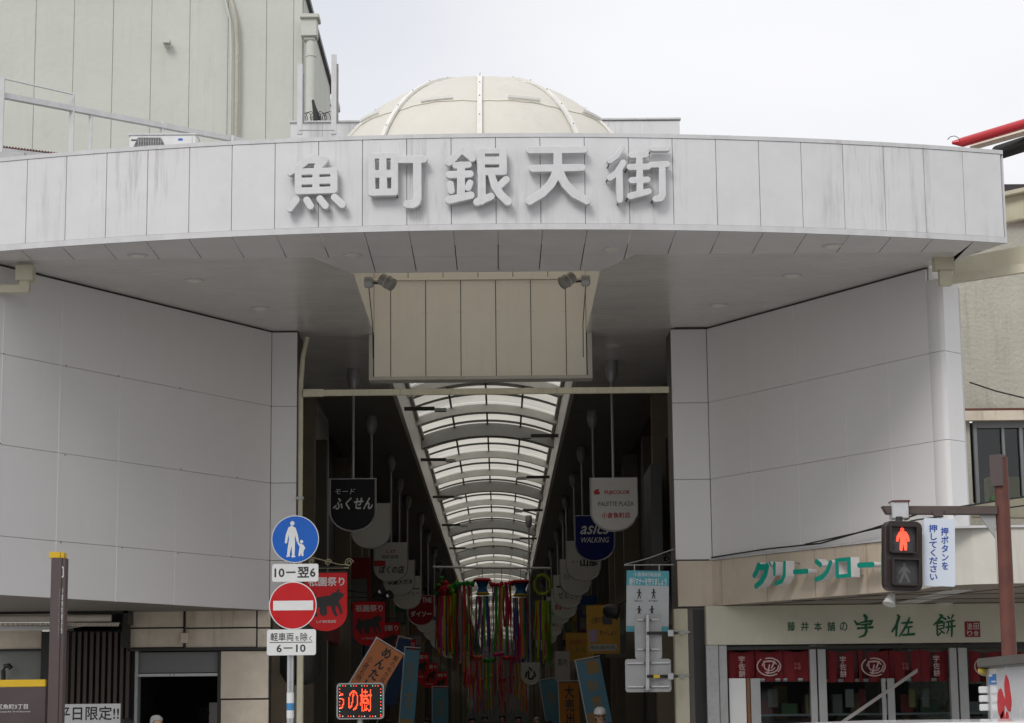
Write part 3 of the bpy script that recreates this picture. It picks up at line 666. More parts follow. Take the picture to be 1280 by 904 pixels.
part('display_counter', MB().box(3.9, 8.0, 30.9, 31.6, .12, 1.04), mat('counter_wood', (.12, .06, .03), .5), shop)
random.seed(11)
for i in range(26):
    cx = 3.75 + (i % 13) * .34 + random.uniform(-.05, .05); z = 1.05 + (i // 13) * .42; h_ = random.uniform(.14, .3)
    part('goods_box', MB().box(cx, cx + random.uniform(.14, .26), 30.55, 30.72, z, z + h_), mat('wares_%d' % (i % 6), [(.45, .40, .32), (.42, .06, .05), (.12, .2, .08), (.5, .42, .2), (.35, .33, .33), (.4, .22, .12)][i % 6], .6, 0, .2, 20), shop, .004)
part('shelf', MB().box(3.6, 8.2, 30.5, 30.85, 1.44, 1.47), M_GREYMET, shop)
for x_, w_, c_ in ((1062, 12, (.5, .48, .45)), (1140, 9, (.5, .42, .12)), (1157, 10, (.48, .45, .42)), (966, 14, (.28, .24, .2)), (1078, 10, (.35, .05, .05))):
    q_ = P(x_, 872, 30.4); part('hung_poster', MB().box(q_.x - w_ / 200, q_.x + w_ / 200, 30.4, 30.41, q_.z - .14, q_.z + .12), mat('poster_tone_%d' % x_, c_, .6, 0, .25, 25), shop)
lpz = thing('reflection_bar', P(1050, 905, 29.3), 'pale diagonal bar standing in for a reflection in the sweet shop doors', 'pole')  # reflection in the door glass, modelled as a solid pale bar
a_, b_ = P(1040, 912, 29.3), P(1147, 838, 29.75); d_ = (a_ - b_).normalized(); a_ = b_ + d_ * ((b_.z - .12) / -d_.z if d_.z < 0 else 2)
part('pole', MB().hexa([a_ - Vector((0, 0, .028)), b_ - Vector((0, 0, .028)), b_ + Vector((0, 0, .028)), a_ + Vector((0, 0, .028))], [v + Vector((0, .03, 0)) for v in (a_ - Vector((0, 0, .028)), b_ - Vector((0, 0, .028)), b_ + Vector((0, 0, .028)), a_ + Vector((0, 0, .028)))]), mat('reflection_pale', (.36, .34, .33), .5), lpz, .004)
# spot lamp and downlight under the band
sl_ = thing('spot_lamp', P(1111, 742, 26.9), 'small white cone spot lamp hanging under the band below the pedestrian signal', 'lamp')
p = P(1112, 748, 26.9); part('shade', MB().lathe(p + Vector((.03, 0, .055)), [(.045, 0), (.062, -.07), (.088, -.15)], 14, (.35, .3, 1)), M_SIGNWHITE, sl_, smooth=True)
part('stem', MB().tube([p + Vector((.03, 0, .05)), (p.x + .06, p.y, ZL)], .015, 6), M_DARK, sl_)

# cream column right, between mouth and shop
cp = thing('cream_column', (2.75, 30, 0), 'cream painted steel column at the right side of the arcade mouth', 'column')
part('flange', MB().pslab(front(30.05), 844, 761, 861, 1005, -.25, 0), M_CREAM, cp, .006)
part('web', MB().pslab(front(30.09), 861, 761, 868, 1005, -.2, 0), M_CREAM, cp, .004)
part('filler_panel', MB().pslab(front(30.07), 868, 762, 886, 1005, -.01, 0), M_DARK, cp)
part('strap_clamp', MB().pslab(front(30.045), 842, 789, 862, 791.5, 0, .02).pslab(front(30.045), 842, 843, 862, 845.5, 0, .02), M_GREYMET, cp)
for yy in (791, 845): part('ring_bolt', MB().lathe(P(852, yy, 30.0), [(.03, 0), (.03, .03)], 10, (0, -1, 0)), M_GREYMET, cp)
part('drain_pipe', MB().tube([(3.0, 30.3, 0.1), (3.0, 30.3, 2.95)], .03, 8), M_GREYMET, cp)

# ------------------------------------------------------------------ stone shopfront (left)
ls = thing('stone_shopfront', (-5, 30, 0), 'beige stone faced shopfront under the left wall with dark doorway and slatted screen', 'shop')
SL = front(30.0)
def lp(n, r, d0, d1, m_, bev=.003, **kw): return part(n, MB().pslab(SL, *r, d0, d1), m_, ls, bev, **kw)
for r in ((163, 762, 229, 784), (231, 762, 320, 784), (322, 762, 338, 784), (163, 786, 229, 809), (231, 786, 320, 809), (322, 786, 338, 809), (276, 814, 335.5, 873), (276, 875, 335.5, 1005)):
    lp('stone_slab', r, -.04, 0, M_STONE, .004)
lp('backing', (160, 762, 339, 812), -.2, -.042, M_JOINT, 0); lp('backing', (275, 812, 337, 1005), -.2, -.042, M_JOINT, 0)
lp('lintel', (160, 810, 338, 813.5), -.04, .05, M_DARK)
lp('shutter_box', (172, 815, 272, 841), -.25, -.06, mat('shutter_grey', (.17, .17, .17), .5, 0, .1), .004)
lp('shutter_rail', (171, 842, 273, 845.5), -.25, -.03, M_SILV)
lp('door_jamb', (168, 813.5, 172, 1005), -.25, -.01, M_GREYMET); lp('door_jamb', (271.5, 813.5, 275.5, 1005), -.25, -.01, M_DARK)
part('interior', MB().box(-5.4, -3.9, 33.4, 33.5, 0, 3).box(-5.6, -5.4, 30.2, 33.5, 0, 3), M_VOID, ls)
lp('poster', (247, 878, 264, 1000), -1.2, -1.18, mat('dim_poster', (.35, .34, .32), .7))
text('☺', front(31.17), (249, 884, 262, 900), M_INK, ls, .003, .002)
for i in range(11):
    x = 82 + i * 7.6; part('lattice_slat', MB().pslab(SL, x, 790.5, x + 4.2, 1005, -.02, .05), mat('slat_brown', (.075, .052, .042), .6), ls, .002)
lp('lattice_back', (78, 788, 168, 1005), -.25, -.1, M_BLACK)
lp('frame_post', (154, 762, 163, 810), -.02, .1, M_DARK); 
lp('window_frame', (52, 790, 62, 1005), -.02, .08, M_DARK)
lp('stone_slab', (-30, 788, 52, 811.5), -.04, 0, M_STONE, .004); lp('window_frame', (-30, 811.5, 54, 814), -.04, .03, M_DARK)
lp('grey_window', (-30, 814, 52, 1005), -.05, -.04, mat('grey_film', (.22, .225, .21), .35, 0, .1, 6))
part('vent_pipe', MB().tube([P(4, 852, 29.9), P(4, 838, 29.9), P(6, 833, 29.9), P(11, 832, 29.9), P(14, 836, 29.9)], .035, 10), M_BLACK, ls, smooth=True)
part('conduit', MB().tube([P(231.5, 762, 29.97), P(231.5, 811, 29.97)], .012, 6), M_DARK, ls)
lp('junction_box', (226.5, 791.5, 236, 804), 0, .07, M_STONE)
part('inner_wall', MB().box(-8, -3.4, 30.3, 30.5, 0, .5), M_JOINT, ls)
aw = thing('rolled_awning', (-6, 29.7, 2.8), 'rolled-up cream awning in a dark casing above the slatted screen', 'awning')
AW = front(29.6)
part('casing', MB().pslab(AW, -40, 763.5, 160, 767.5, -.4, 0).pslab(AW, 154, 763.5, 160.5, 781, -.4, 0).pslab(AW, -40, 767, 158, 768, -.35, -.3), M_DARK, aw)
part('awning_roll', MB().tube([P(-40, 773.5, 29.55), P(139, 772.5, 29.55)], .052, 12), mat('awning_cloth', (.66, .60, .52), .8, 0, .15, 4), aw, smooth=True)
mb = MB()
for i in range(60):
    x = -40 + i * 3.15; mb.pslab(front(29.5), x, 778.5, x + 2.5, 783, -.012 * (i % 2), .01)
part('valance', mb, MATS['awning_cloth'], aw, stuff=True)
part('front_bar', MB().pslab(front(29.45), -40, 783.5, 84, 787.5, -.03, .02), M_TRIM, aw, .004)
part('arm', MB().tube([P(84, 785, 29.45), P(110, 781, 29.7), P(150, 779, 29.8)], .018, 6), M_GREYMET, aw)
wb = thing('paper_notice', P(110, 893, 28.6), 'white notice board with bold black characters leaning at the slatted screen', 'sign')
NP = front(28.6)
part('board', MB().pslab(NP, 70, 880, 150.5, 925, -.02, 0), M_SIGNWHITE, wb, .002)
text('平日限定!!', NP, (71, 882.5, 149, 901), M_INK, wb, .002, .001, .02)
part('prop', MB().tube([P(110, 920, 28.62), (P(110, 920, 28.6).x, 28.62, .12)], .02, 6), M_GREYMET, wb)

# ------------------------------------------------------------------ cross bar, pipes at the mouth
xb = thing('cream_crossbar', P(600, 489, 29.97), 'thin cream steel bar spanning the arcade mouth below the hanging board', 'beam')
a, b = P(379, 492.5, 29.97), P(836, 486.5, 29.97)
part('bar', MB().box(a.x, b.x, 29.94, 29.99, (a.z + b.z) / 2 - .045, (a.z + b.z) / 2 + .045), M_CREAM, xb, .006)
part('sleeve', MB().box(a.x, a.x + .3, 29.93, 30.0, (a.z + b.z) / 2 - .054, (a.z + b.z) / 2 + .054), M_CREAM, xb, .004)
dp = thing('cream_downpipe', P(376, 900, 30.05), 'cream downpipe running up the inner edge of the left jamb', 'pipe')
part('pipe', MB().tube([(-2.87, 30.0, .12), (-2.87, 30.0, 6.3), (-2.85, 30.05, 6.7), (-2.8, 30.15, 7.0)], .035, 10), M_CREAM, dp, smooth=True)
part('bracket', MB().box(-2.93, -2.82, 29.96, 30.05, 4.6, 4.64).box(-2.93, -2.82, 29.96, 30.05, 2.6, 2.64), M_GREYMET, dp)
# side drain stubs at the outer wall ends
def drain(px0, sgn_, label):
    t = thing('rain_hopper', P(px0, 335, 25.7), label, 'pipe')
    if sgn_ > 0:
        a = front(25.35)
        part('hopper', MB().pslab(a, 1167, 320, 1192, 338, -.12, .05), M_CREAM, t, .008)
        part('outlet', MB().pslab(a, 1174, 338, 1190, 357, -.08, .02), M_CREAM, t, .008)
        p0, p1 = P(1186, 349, 25.35), P(1330, 327, 24.6)
        part('pipe', MB().hexa([p0 + Vector((0, 0, -.055)), p1 + Vector((0, 0, -.055)), p1 + Vector((0, 0, .055)), p0 + Vector((0, 0, .055))], [p0 + Vector((0, .1, -.055)), p1 + Vector((0, .1, -.055)), p1 + Vector((0, .1, .055)), p0 + Vector((0, .1, .055))]), M_CREAM, t)
    else:
        a = front(25.12)
        part('hopper', MB().pslab(a, 20, 332, 42, 351, -.12, .05), M_CREAM, t, .008)
        part('outlet', MB().pslab(a, 24, 350, 37, 362, -.08, .02), M_CREAM, t, .008)
        part('pipe', MB().pslab(a, -40, 356, 36, 366, -.08, .01), M_CREAM, t, .006)
drain(30, -1, 'cream rain hopper and pipe at the outer end of the left wall')
drain(1180, 1, 'cream rain hopper and square pipe at the outer end of the right wall')

# ------------------------------------------------------------------ roof things
dome = thing('dome_skylight', (DC.x, DC.y, ZT), 'cream membrane dome with pale ribs on the canopy roof behind the big characters', 'dome')
def sph(az, el, r=DR): return Vector((DC.x + r * math.cos(el) * math.cos(az), DC.y + 1.2 * r * math.cos(el) * math.sin(az), DC.z + (r - DR + DV) * math.sin(el)))
NR = 10; e_min = math.asin((ZT - .12 - DC.z) / DV); e_seam = math.asin((9.36 - DC.z) / DV)
for k in range(NR):
    for (ea, eb, dr, nm) in ((e_min, e_seam, -.012, 'lower_membrane'), (e_seam - .012, math.pi / 2 - .03, 0, 'upper_membrane')):
        mb = MB(); na, ne = 10, 12; i0 = 0
        for i in range(na + 1):
            for j in range(ne + 1):
                az = -math.pi / 2 + (k + i / na) * 2 * math.pi / NR; el = ea + (eb - ea) * j / ne
                bul = .028 * math.sin(math.pi * i / na) * math.cos(el) * (1 + .3 * math.sin(k * 2.3))
                rip = .010 * math.sin(i * 2.2 + k) * (1 if (nm == 'upper_membrane' and j == 0) else 0)
                mb.v.append(sph(az, el + rip / DR, DR + dr + bul))
        for i in range(na):
            for j in range(ne): q = i * (ne + 1) + j; mb.f.append([q, q + ne + 1, q + ne + 2, q + 1])
        part(nm, mb, M_DOME, dome, smooth=True)
    az = -math.pi / 2 + k * 2 * math.pi / NR; pts = [sph(az, e_min + (math.pi / 2 - .05 - e_min) * j / 16, DR + .01) for j in range(17)]
    mb = MB(); t = Vector((-math.sin(az), math.cos(az), 0))
    for j in range(16):
        n0 = (pts[j] - DC).normalized(); n1 = (pts[j + 1] - DC).normalized(); ww = .032
        mb.hexa([pts[j] - t * ww, pts[j] + t * ww, pts[j + 1] + t * ww, pts[j + 1] - t * ww], [pts[j] - t * ww + n0 * .035, pts[j] + t * ww + n0 * .035, pts[j + 1] + t * ww + n1 * .035, pts[j + 1] - t * ww + n1 * .035])
    rb = part('rib', mb, M_DOMERIB, dome)
    mb = MB()
    for j in range(1, 16, 2): mb.lathe(pts[j] + (pts[j] - DC).normalized() * .036, [(.008, 0), (.006, .008)], 6, (pts[j] - DC))
    part('bolt', mb, M_DARK, rb, stuff=True)
    # clamping strip along the seam
    a0 = az + .2; mb = MB()
    q = [sph(a0 + .24 * j / 5, e_seam + .004, DR + .035) for j in range(6)]
    for j in range(5): mb.hexa([q[j] - Vector((0, 0, .011)), q[j + 1] - Vector((0, 0, .011)), q[j + 1] + Vector((0, 0, .011)), q[j] + Vector((0, 0, .011))],
                               [v + (v - DC).normalized() * .03 + Vector((0, 0, s_)) for v, s_ in ((q[j], -.016), (q[j + 1], -.016), (q[j + 1], .016), (q[j], .016))])
    part('seam_strip', mb, M_DOMERIB, dome)
part('crown_plate', MB().lathe((DC.x, DC.y, DC.z + DV - .01), [(.16, 0), (.16, .02), (.1, .03)], 20), M_DOMERIB, dome)

pp = thing('roof_parapet', P(600, 165, 32), 'low white panelled parapet on the roof behind the dome', 'parapet')
PL = front(32)
xs = [363, 403, 452, 505, 558, 610, 662, 715, 767, 804, 850]
for a, b in zip(xs[:-1], xs[1:]): part('parapet_panel', MB().pslab(PL, a + .3, 151.5, b - .3, 205, -.04, 0), M_FASC, pp)
part('coping', MB().pslab(PL, 362, 149.5, 851, 151.8, -.1, .03), M_TRIM, pp, .004)
part('parapet_side', MB().box(PL.uv(363, 170)[0], PL.uv(363, 170)[0] + .04, 32.04, 36, 8.3, PL.uv(363, 152)[1]).box(PL.uv(850, 170)[0] - .04, PL.uv(850, 170)[0], 32.04, 36, 8.3, PL.uv(850, 152)[1]), M_FASC, pp)

gb = thing('green_tower_block', (-6, 34, 0), 'tall pale green panelled building rising behind the left end of the canopy', 'building')
GP = front(34.0)
gx = [GP.uv(x, 60)[0] for x in (-4, 44, 92, 141, 189, 237, 285, 333, 367, 378)]; gx = [gx[0] - 1.8, gx[0] - 1.2, gx[0] - .6] + gx
zt = P(378, -12, 34).z
ye_ = PZ(408.7, 117, zt).y
for a, b in zip(gx[:-1], gx[1:]): part('facade_panel', MB().slab(GP, a + .0025, 3, b - .0025, zt, -.05, random.uniform(-.002, .002)), M_GREENB, gb, .005)
part('wall_core', MB().box(gx[0], gx[-1] - .02, 34.06, ye_, 0, zt - .02), M_GREENB, gb)
yy = 34.1
while yy < ye_ - 1: part('side_panel', MB().box(gx[-1] - .015, gx[-1] + .01, yy, yy + 1.08, 7, zt), M_GREENB, gb, .004); yy += 1.1
# side roof line slopes down to the back
part('roof_edge', MB().box(gx[-1] - .1, gx[-1] + .07, 33.95, ye_ + .05, zt, zt + .09).box(gx[0], gx[-1], 33.95, 34.1, zt, zt + .09), M_DARK, gb)
part('lower_hopper', MB().pslab(front(41.2), 406, 129, 424, 136, -.3, .3).pslab(front(41.2), 407, 136, 421, 155, -.2, .25), MATS['green_concrete'], gb, .01)
part('hopper', MB().pslab(front(33.8), 377, 26, 397, 48, -.15, .15), M_GREENB, gb, .01)
part('hopper_rim', MB().pslab(front(33.8), 376, 21.5, 400, 26.5, -.2, .2), M_GREENB, gb, .01)
part('hopper_neck', MB().pslab(front(33.8), 380, 48, 394, 52, -.1, .1), M_GREENB, gb, .01)
a, b = P(388.5, 52, 33.8), P(388.5, 170, 33.8)
part('downpipe', MB().tube([(a.x, 33.8, a.z), (a.x, 33.8, 8.3)], .085, 14), M_GREENB, gb, smooth=True)
part('pipe_clip', MB().lathe(P(388.5, 70, 33.8), [(.095, -.02), (.095, .02)], 14), M_GREENB, gb)
cv = [P(287, -5, 33.93), P(291, 8, 33.9), P(295, 25, 33.88), P(296.5, 60, 33.88), P(296, 120, 33.88), P(295, 178, 33.88)]
part('bundled_pipe', MB().tube(cv, .036, 10), M_STUCCO, gb, smooth=True)
part('thin_pipe', MB().tube([c_ + Vector((-.1, .02, 0)) for c_ in cv], .018, 8), M_GREENB, gb, smooth=True)
part('vent_cap', MB().pslab(front(33.95), 205, 52, 214, 56.5, 0, .14).pslab(front(33.95), 206, 56, 213, 60, 0, .05), M_GREENB, gb, .004)

ac = thing('rooftop_aircon', P(200, 186, 26.6), 'white rooftop air conditioner with grey grille behind the canopy edge', 'air conditioner')
AP = front(26.6)
part('casing', MB().pslab(AP, 161.5, 168, 245, 210, -.32, 0), M_SIGNWHITE, ac, .01)
part('lid', MB().pslab(AP, 160.5, 167, 246, 169.2, -.34, .015), M_TRIM, ac, .004)
part('side_door', MB().pslab(AP, 214, 170.5, 240, 210, .001, .012), M_SIGNWHITE, ac, .004)
mp_ = [AP.uv(*q) for q in ((172.5, 172), (201, 172), (208, 186), (166, 186))]
gr = part('grille_recess', MB().prism(AP, mp_, .001, .006), M_DARK, ac)
mb = MB()
for i in range(9):
    y = 172.5 + i * 1.6; x0 = 172.5 - 6.5 * (y - 172) / 14; x1 = 201 + 7 * (y - 172) / 14
    mb.pslab(AP, x0, y, x1, y + .5, .007, .018)
for i in range(10): mb.pslab(AP, 173 + i * 3.1, 172, 173.6 + i * 3.1, 186, .012, .02)
part('grille_wire', mb, M_GREYMET, ac, stuff=True)
part('nameplate', MB().pslab(AP, 223, 173.5, 228.5, 176, .013, .016), M_SIGNBLUE, ac)
part('slot', MB().pslab(AP, 164, 174.5, 171, 176, .001, .006), M_DARK, ac)

rl = thing('roof_railing', P(100, 180, 25.6), 'white steel railing descending along the canopy roof edge on the left', 'railing')
p0, p1 = P(-20, 114, 25.5), P(322, 179, 28.6)
zt_ = (p0.z + p1.z) / 2
def railpt(px):   # point on the rail line seen at px
    t = (px + 20) / 342; return p0.lerp(p1, t)
d = (p1 - p0)
part('rail_beam', MB().hexa([p0 + Vector((0, 0, -.035)), p1 + Vector((0, 0, -.035)), p1 + Vector((0, 0, .035)), p0 + Vector((0, 0, .035))], [p0 + Vector((-.05, .06, -.035)), p1 + Vector((-.05, .06, -.035)), p1 + Vector((-.05, .06, .035)), p0 + Vector((-.05, .06, .035))]), M_TRIM, rl)
for px, top, wd in ((3, 97, .038), (91, 117, .032), (114, 137, .024), (203, 153, .024), (291, 170, .02)):
    t = (px + 20) / 342; Yp = p0.y + (p1.y - p0.y) * t - .03; q = P(px, top, Yp)
    part('post', MB().box(q.x - wd, q.x + wd, Yp - .035, Yp + .0, 8.1, q.z), M_TRIM, rl, .003)
q0, q1 = P(3, 98, 25.65), P(91, 118, 26.4); part('top_wire', MB().tube([q0, q1], .012, 6), M_TRIM, rl)
ge = thing('corrugated_gutter', P(40, 190, 25.6), 'rust stained white corrugated sheet lying on the roof at the left end', 'sheet')
q0, q1 = P(-30, 178, 25.8), P(96, 193.5, 26.6)
mb = MB()
for i in range(34):
    a_, b_ = q0.lerp(q1, i / 34), q0.lerp(q1, (i + .55) / 34); mb.hexa([a_, b_, b_ - Vector((0, 0, .03)), a_ - Vector((0, 0, .03))], [v + Vector((-.5, 1, .0)) for v in (a_, b_, b_ - Vector((0, 0, .03)), a_ - Vector((0, 0, .03)))])
part('corrugation', mb, M_RUST, ge, stuff=True)
part('sheet', MB().hexa([q0 - Vector((0, 0, .03)), q1 - Vector((0, 0, .03)), q1 - Vector((0, 0, .4)), q0 - Vector((0, 0, .4))], [v + Vector((-.02, .05, 0)) for v in (q0 - Vector((0, 0, .03)), q1 - Vector((0, 0, .03)), q1 - Vector((0, 0, .4)), q0 - Vector((0, 0, .4)))]), M_TRIM, ge)
part('trough', MB().pslab(front(25.3), -20, 190, 30, 199, -.3, 0), M_GREYMET, ge)
for x0_, x1_, top, lab in ((371.5, 378, 80, 'white steel post standing against the drainpipe on the roof parapet'), (414, 420.5, 68, 'free-standing tall white steel post on the roof parapet')):
    t = thing('roof_post', P(x0_, 165, 31.5), lab, 'post')
    part('post', MB().pslab(front(31.5), x0_, top, x1_, 168, -.04, 0), M_TRIM, t, .004)
    part('brace', MB().pslab(front(31.6), x1_ - 1, top + 12, x1_ + 2.5, 152, -.04, 0), M_GREYMET, t)
co = thing('wire_coil', P(396, 148, 31.9), 'tangle of dark barbed wire coils on the parapet by the drainpipe', 'wire')
mb = MB()
for k in range(9):
    c_ = P(380 + k * 4, 147, 32.1 + .1 * (k % 2)); r_ = .055 + .012 * (k % 3)
    mb.tube([c_ + Vector((r_ * math.cos(t_ / 9 * 6.9), .12 * t_ / 9 - .05, r_ * 1.2 * math.sin(t_ / 9 * 6.9))) for t_ in range(10)], .006, 4)
part('coil', mb, M_DARK, co)
part('spike', MB().tube([P(391, 125, 32), P(396, 150, 32)], .02, 4, .05).tube([P(393, 130, 32), P(400, 150, 32)], .01, 4, .02), M_DARK, co)
part('wire', MB().tube([P(374, 163, 31.45), P(418, 163, 31.45)], .008, 4), M_GREYMET, co)

# ------------------------------------------------------------------ right neighbour
nb = thing('stucco_house', (8, 32, 0), 'weathered cream stucco building with dark window behind the right end of the gate', 'building')
a0 = 6.02; NPn = front(31)
zled = NPn.uv(1240, 514)[1]; zwin = NPn.uv(1240, 531)[1]; zwb = NPn.uv(1240, 630)[1]; ztop = NPn.uv(1270, 268)[1]
wx = NPn.uv(1217.5, 560)[0]
part('upper_wall', MB().box(a0, 12, 31, 31.4, zled, ztop), M_STUCCO, nb)
part('roof_tiles', MB().box(a0, 12, 30.9, 31.5, ztop, ztop + .45), mat('dark_tile', (.05, .04, .045), .6, 0, .5, 18), nb)
part('red_flashing', MB().box(a0, 12, 30.86, 31.0, ztop - .10, ztop - .002), M_REDP, nb)
part('wall_below', MB().box(a0, wx - .05, 31, 31.4, 0, zled).box(wx - .05, 12, 31, 31.4, 0, zwb), M_STUCCO, nb)
part('red_strip', MB().box(a0, 12, 30.93, 31.0, zled - .01, zled + .035), M_RUST, nb)
part('concrete_lintel', MB().box(a0, 12, 30.85, 31.0, zwin + .05, zled - .012), M_STONE, nb)
wf = part('window', MB().box(wx, 12, 30.98, 31.05, zwin - .05, zwin + .05).box(wx, wx + .05, 30.98, 31.05, zwb, zwin - .05).box(NPn.uv(1254, 580)[0], NPn.uv(1257, 580)[0], 30.985, 31.04, zwb, zwin - .05).box(NPn.uv(1276, 580)[0], NPn.uv(1280, 580)[0], 30.985, 31.04, zwb, zwin - .05), mat('window_frame_grey', (.20, .205, .21), .5), nb)
part('pane', MB().box(wx + .05, 12, 31.06, 31.065, zwb, zwin - .05), M_GLASS, wf)
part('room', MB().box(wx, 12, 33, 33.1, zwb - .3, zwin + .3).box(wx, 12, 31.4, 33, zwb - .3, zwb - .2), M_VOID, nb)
part('room_furniture', MB().pslab(front(32), 1236, 596, 1275, 630, -.3, 0), mat('yellowish', (.35, .3, .12), .6), nb)
mb = MB(); 
part('plant', MB().lathe(P(1242, 626, 30.6), [(.02, -.03), (.07, 0), (.05, .05), (.01, .09)], 7), mat('leaf_green', (.05, .13, .04), .7), nb)
ea = thing('cream_eave', P(1250, 633, 29), 'cream painted gutter board running right below the dark window', 'gutter')
q0, q1 = P(1215, 631, 30.2), P(1300, 620, 28.8)
part('board', MB().hexa([q0, q1, q1 - Vector((0, 0, .30)), q0 - Vector((0, 0, .17))], [v + Vector((.05, .3, 0)) for v in (q0, q1, q1 - Vector((0, 0, .30)), q0 - Vector((0, 0, .17)))]), M_CREAM, ea)
part('clip', MB().tube([q0, q0 + Vector((0, -.06, 0))], .03, 8), M_GREYMET, ea)
cw = thing('sagging_cable', P(1240, 490, 30.7), 'thin black cable crossing the stucco wall diagonally', 'cable')
part('cable', MB().tube([P(1212, 478, 30.7), P(1245, 489, 30.7), P(1290, 500, 30.7)], .012, 6), M_BLACK, cw)
# steel arms to the right of the canopy
fr = thing('cream_steel_frame', P(1260, 300, 25.5), 'cream steel beams reaching right from the canopy end', 'frame')
def beam(pa, Ya, pb, Yb, hh, name='beam', m_=M_CREAM):
    a_, b_ = P(*pa, Ya), P(*pb, Yb); return part(name, MB().hexa([a_ - Vector((0, 0, hh)), b_ - Vector((0, 0, hh)), b_ + Vector((0, 0, hh)), a_ + Vector((0, 0, hh))], [v + Vector((0, .12, 0)) for v in (a_ - Vector((0, 0, hh)), b_ - Vector((0, 0, hh)), b_ + Vector((0, 0, hh)), a_ + Vector((0, 0, hh)))]), m_, fr, .008)
beam((1193, 336), 25.9, (1330, 310), 25.2, .13); beam((1256, 262), 25.6, (1330, 246), 25.0, .145); 
beam((1252, 243), 25.5, (1330, 226), 24.9, .03, 'flange'); beam((1256, 277), 25.5, (1330, 260), 24.9, .02, 'flange')
rp = thing('red_pipe', P(1240, 170, 25.5), 'thick glossy red pipe rising to the right from the canopy corner', 'pipe')
part('pipe', MB().tube([P(1203, 178, 25.9), P(1300, 149, 24.6)], .062, 16), M_REDP, rp, smooth=True)
part('tail', MB().tube([P(1190, 178.5, 25.9), P(1203, 178, 25.9)], .02, 10, .06), M_REDP, rp)
part('bracket_wire', MB().tube([P(1188 + 8 * math.cos(t * .7) + 4, 177 - 7 * abs(math.sin(t * .7)), 25.8) for t in range(6)], .005, 4), M_DARK, rp)
tb = thing('timber_strut', P(1250, 175, 25.6), 'weathered tan strut directly beneath the red pipe', 'strut')
part('strut', MB().tube([P(1215, 184, 26.0), P(1300, 160, 24.9)], .045, 4), M_STONE, tb)
hz = thing('black_hose', P(1265, 180, 25.8), 'fat black ribbed hose beneath the tan strut', 'hose')
a_, b_ = P(1247, 191, 26.2), P(1300, 174, 25.0); pts = []
for i in range(60): pts.append((a_.lerp(b_, i / 59)))
mb = MB(); i0 = 0
for i, p in enumerate(pts): pass
dirv = (b_ - a_); L_ = dirv.length
part('hose', MB().lathe(a_, [(.085 + (.012 if i % 2 else 0), L_ * i / 60) for i in range(61)], 14, dirv), M_BLACK, hz, smooth=True)

# ------------------------------------------------------------------ canopy fittings
def dl(px, py, z=H, lab=''):
    p = PZ(px, py, z); t = thing('downlight', (p.x, p.y, z), lab, 'downlight', 'recessed downlights in the canopy soffit')
    part('rim', MB().lathe((p.x, p.y, z - .018), [(.105, 0), (.125, .006), (.125, .022)], 24), M_TRIM, t, smooth=True)
    part('lens', MB().lathe((p.x, p.y, z - .022), [(.085, 0), (.09, .006)], 20), mat('lens_cream', (.85, .82, .72), .3), t)
for px, py, lab in ((172, 319, 'round downlight nearest the left end of the front soffit strip'), (243, 350, 'round downlight in the left soffit, outermost of the slanting pair'), (325, 385, 'round downlight nearest the top of the left jamb'),
                    (440, 318, 'round downlight in the front strip just left of the ceiling opening'), (765, 311, 'round downlight in the front strip just right of the ceiling opening'), (1040, 307, 'round downlight nearest the right end of the front strip'),
                    (990, 344, 'round downlight in the right soffit, outermost of the slanting pair'), (899, 381, 'round downlight nearest the top of the right jamb')): dl(px, py, H, lab)
dl(767, 432, H, 'round downlight above the sign with red western lettering'); dl(1180, 754, ZL, 'round downlight under the band above the shop signboard')
def flood(cx, cy, s_, lab):
    t = thing('floodlight', P(cx, cy, 26.3), lab, 'floodlight', 'twin floodlights in the ceiling opening')
    m0 = P(cx - s_ * 13, cy + 3, 26.3); 
    part('mount', MB().lathe(m0, [(.045, -.06), (.075, -.05), (.075, .04), (.05, .06)], 14, (1, 0, 0)), M_GREYMET, t, smooth=True)
    h = P(cx + s_ * 9, cy + 2, 26.2); ax = Vector((s_ * .75, -.35, -.5)).normalized()
    part('arm', MB().tube([m0, m0.lerp(h, .6) + Vector((0, 0, -.02)), h], .016, 6), M_DARK, t)
    part('lamp_body', MB().lathe(h - ax * .10, [(.05, 0), (.078, .02), (.082, .12), (.088, .20), (.08, .205)], 16, ax), mat('lamp_grey', (.30, .29, .27), .4, .3), t, smooth=True)
    part('lamp_collar', MB().lathe(h + ax * .01, [(.092, 0), (.092, .015)], 16, ax), M_SILV, t)
    part('cable', MB().tube([m0 + Vector((0, 0, -.06)), m0 + Vector((s_ * .03, .3, -.5)), m0 + Vector((s_ * .02, .6, -.9))], .006, 4), M_DARK, t)
flood(474, 350, 1, 'grey floodlight at the left corner of the ceiling opening'); flood(719, 348, -1, 'grey floodlight at the right corner of the ceiling opening')

# ------------------------------------------------------------------ arcade behind the mouth
arc_ = thing('arcade_roof', (-.25, 31, H), 'long barrel-vaulted glass skylight running down the arcade behind the cream board', 'skylight')
SX = -.255; VW = 1.57; ZS = 7.98; RISE = .30
def vault(t, dz=0): x = -VW + 2 * VW * t; return (SX + x, ZS + RISE * (1 - (x / VW) ** 2) + dz)
def archmb(Y, dy, hh, dz=0., n=14, t0=0., t1=1.):
    mb = MB()
    for i in range(n):
        a = vault(t0 + (t1 - t0) * i / n, dz); b = vault(t0 + (t1 - t0) * (i + 1) / n, dz)
        mb.hexa([(a[0], Y, a[1] - hh), (b[0], Y, b[1] - hh), (b[0], Y, b[1]), (a[0], Y, a[1])], [(a[0], Y + dy, a[1] - hh), (b[0], Y + dy, b[1] - hh), (b[0], Y + dy, b[1]), (a[0], Y + dy, a[1])])
    return mb
PIT = 4.28; NB = 39; Y0 = 33.0
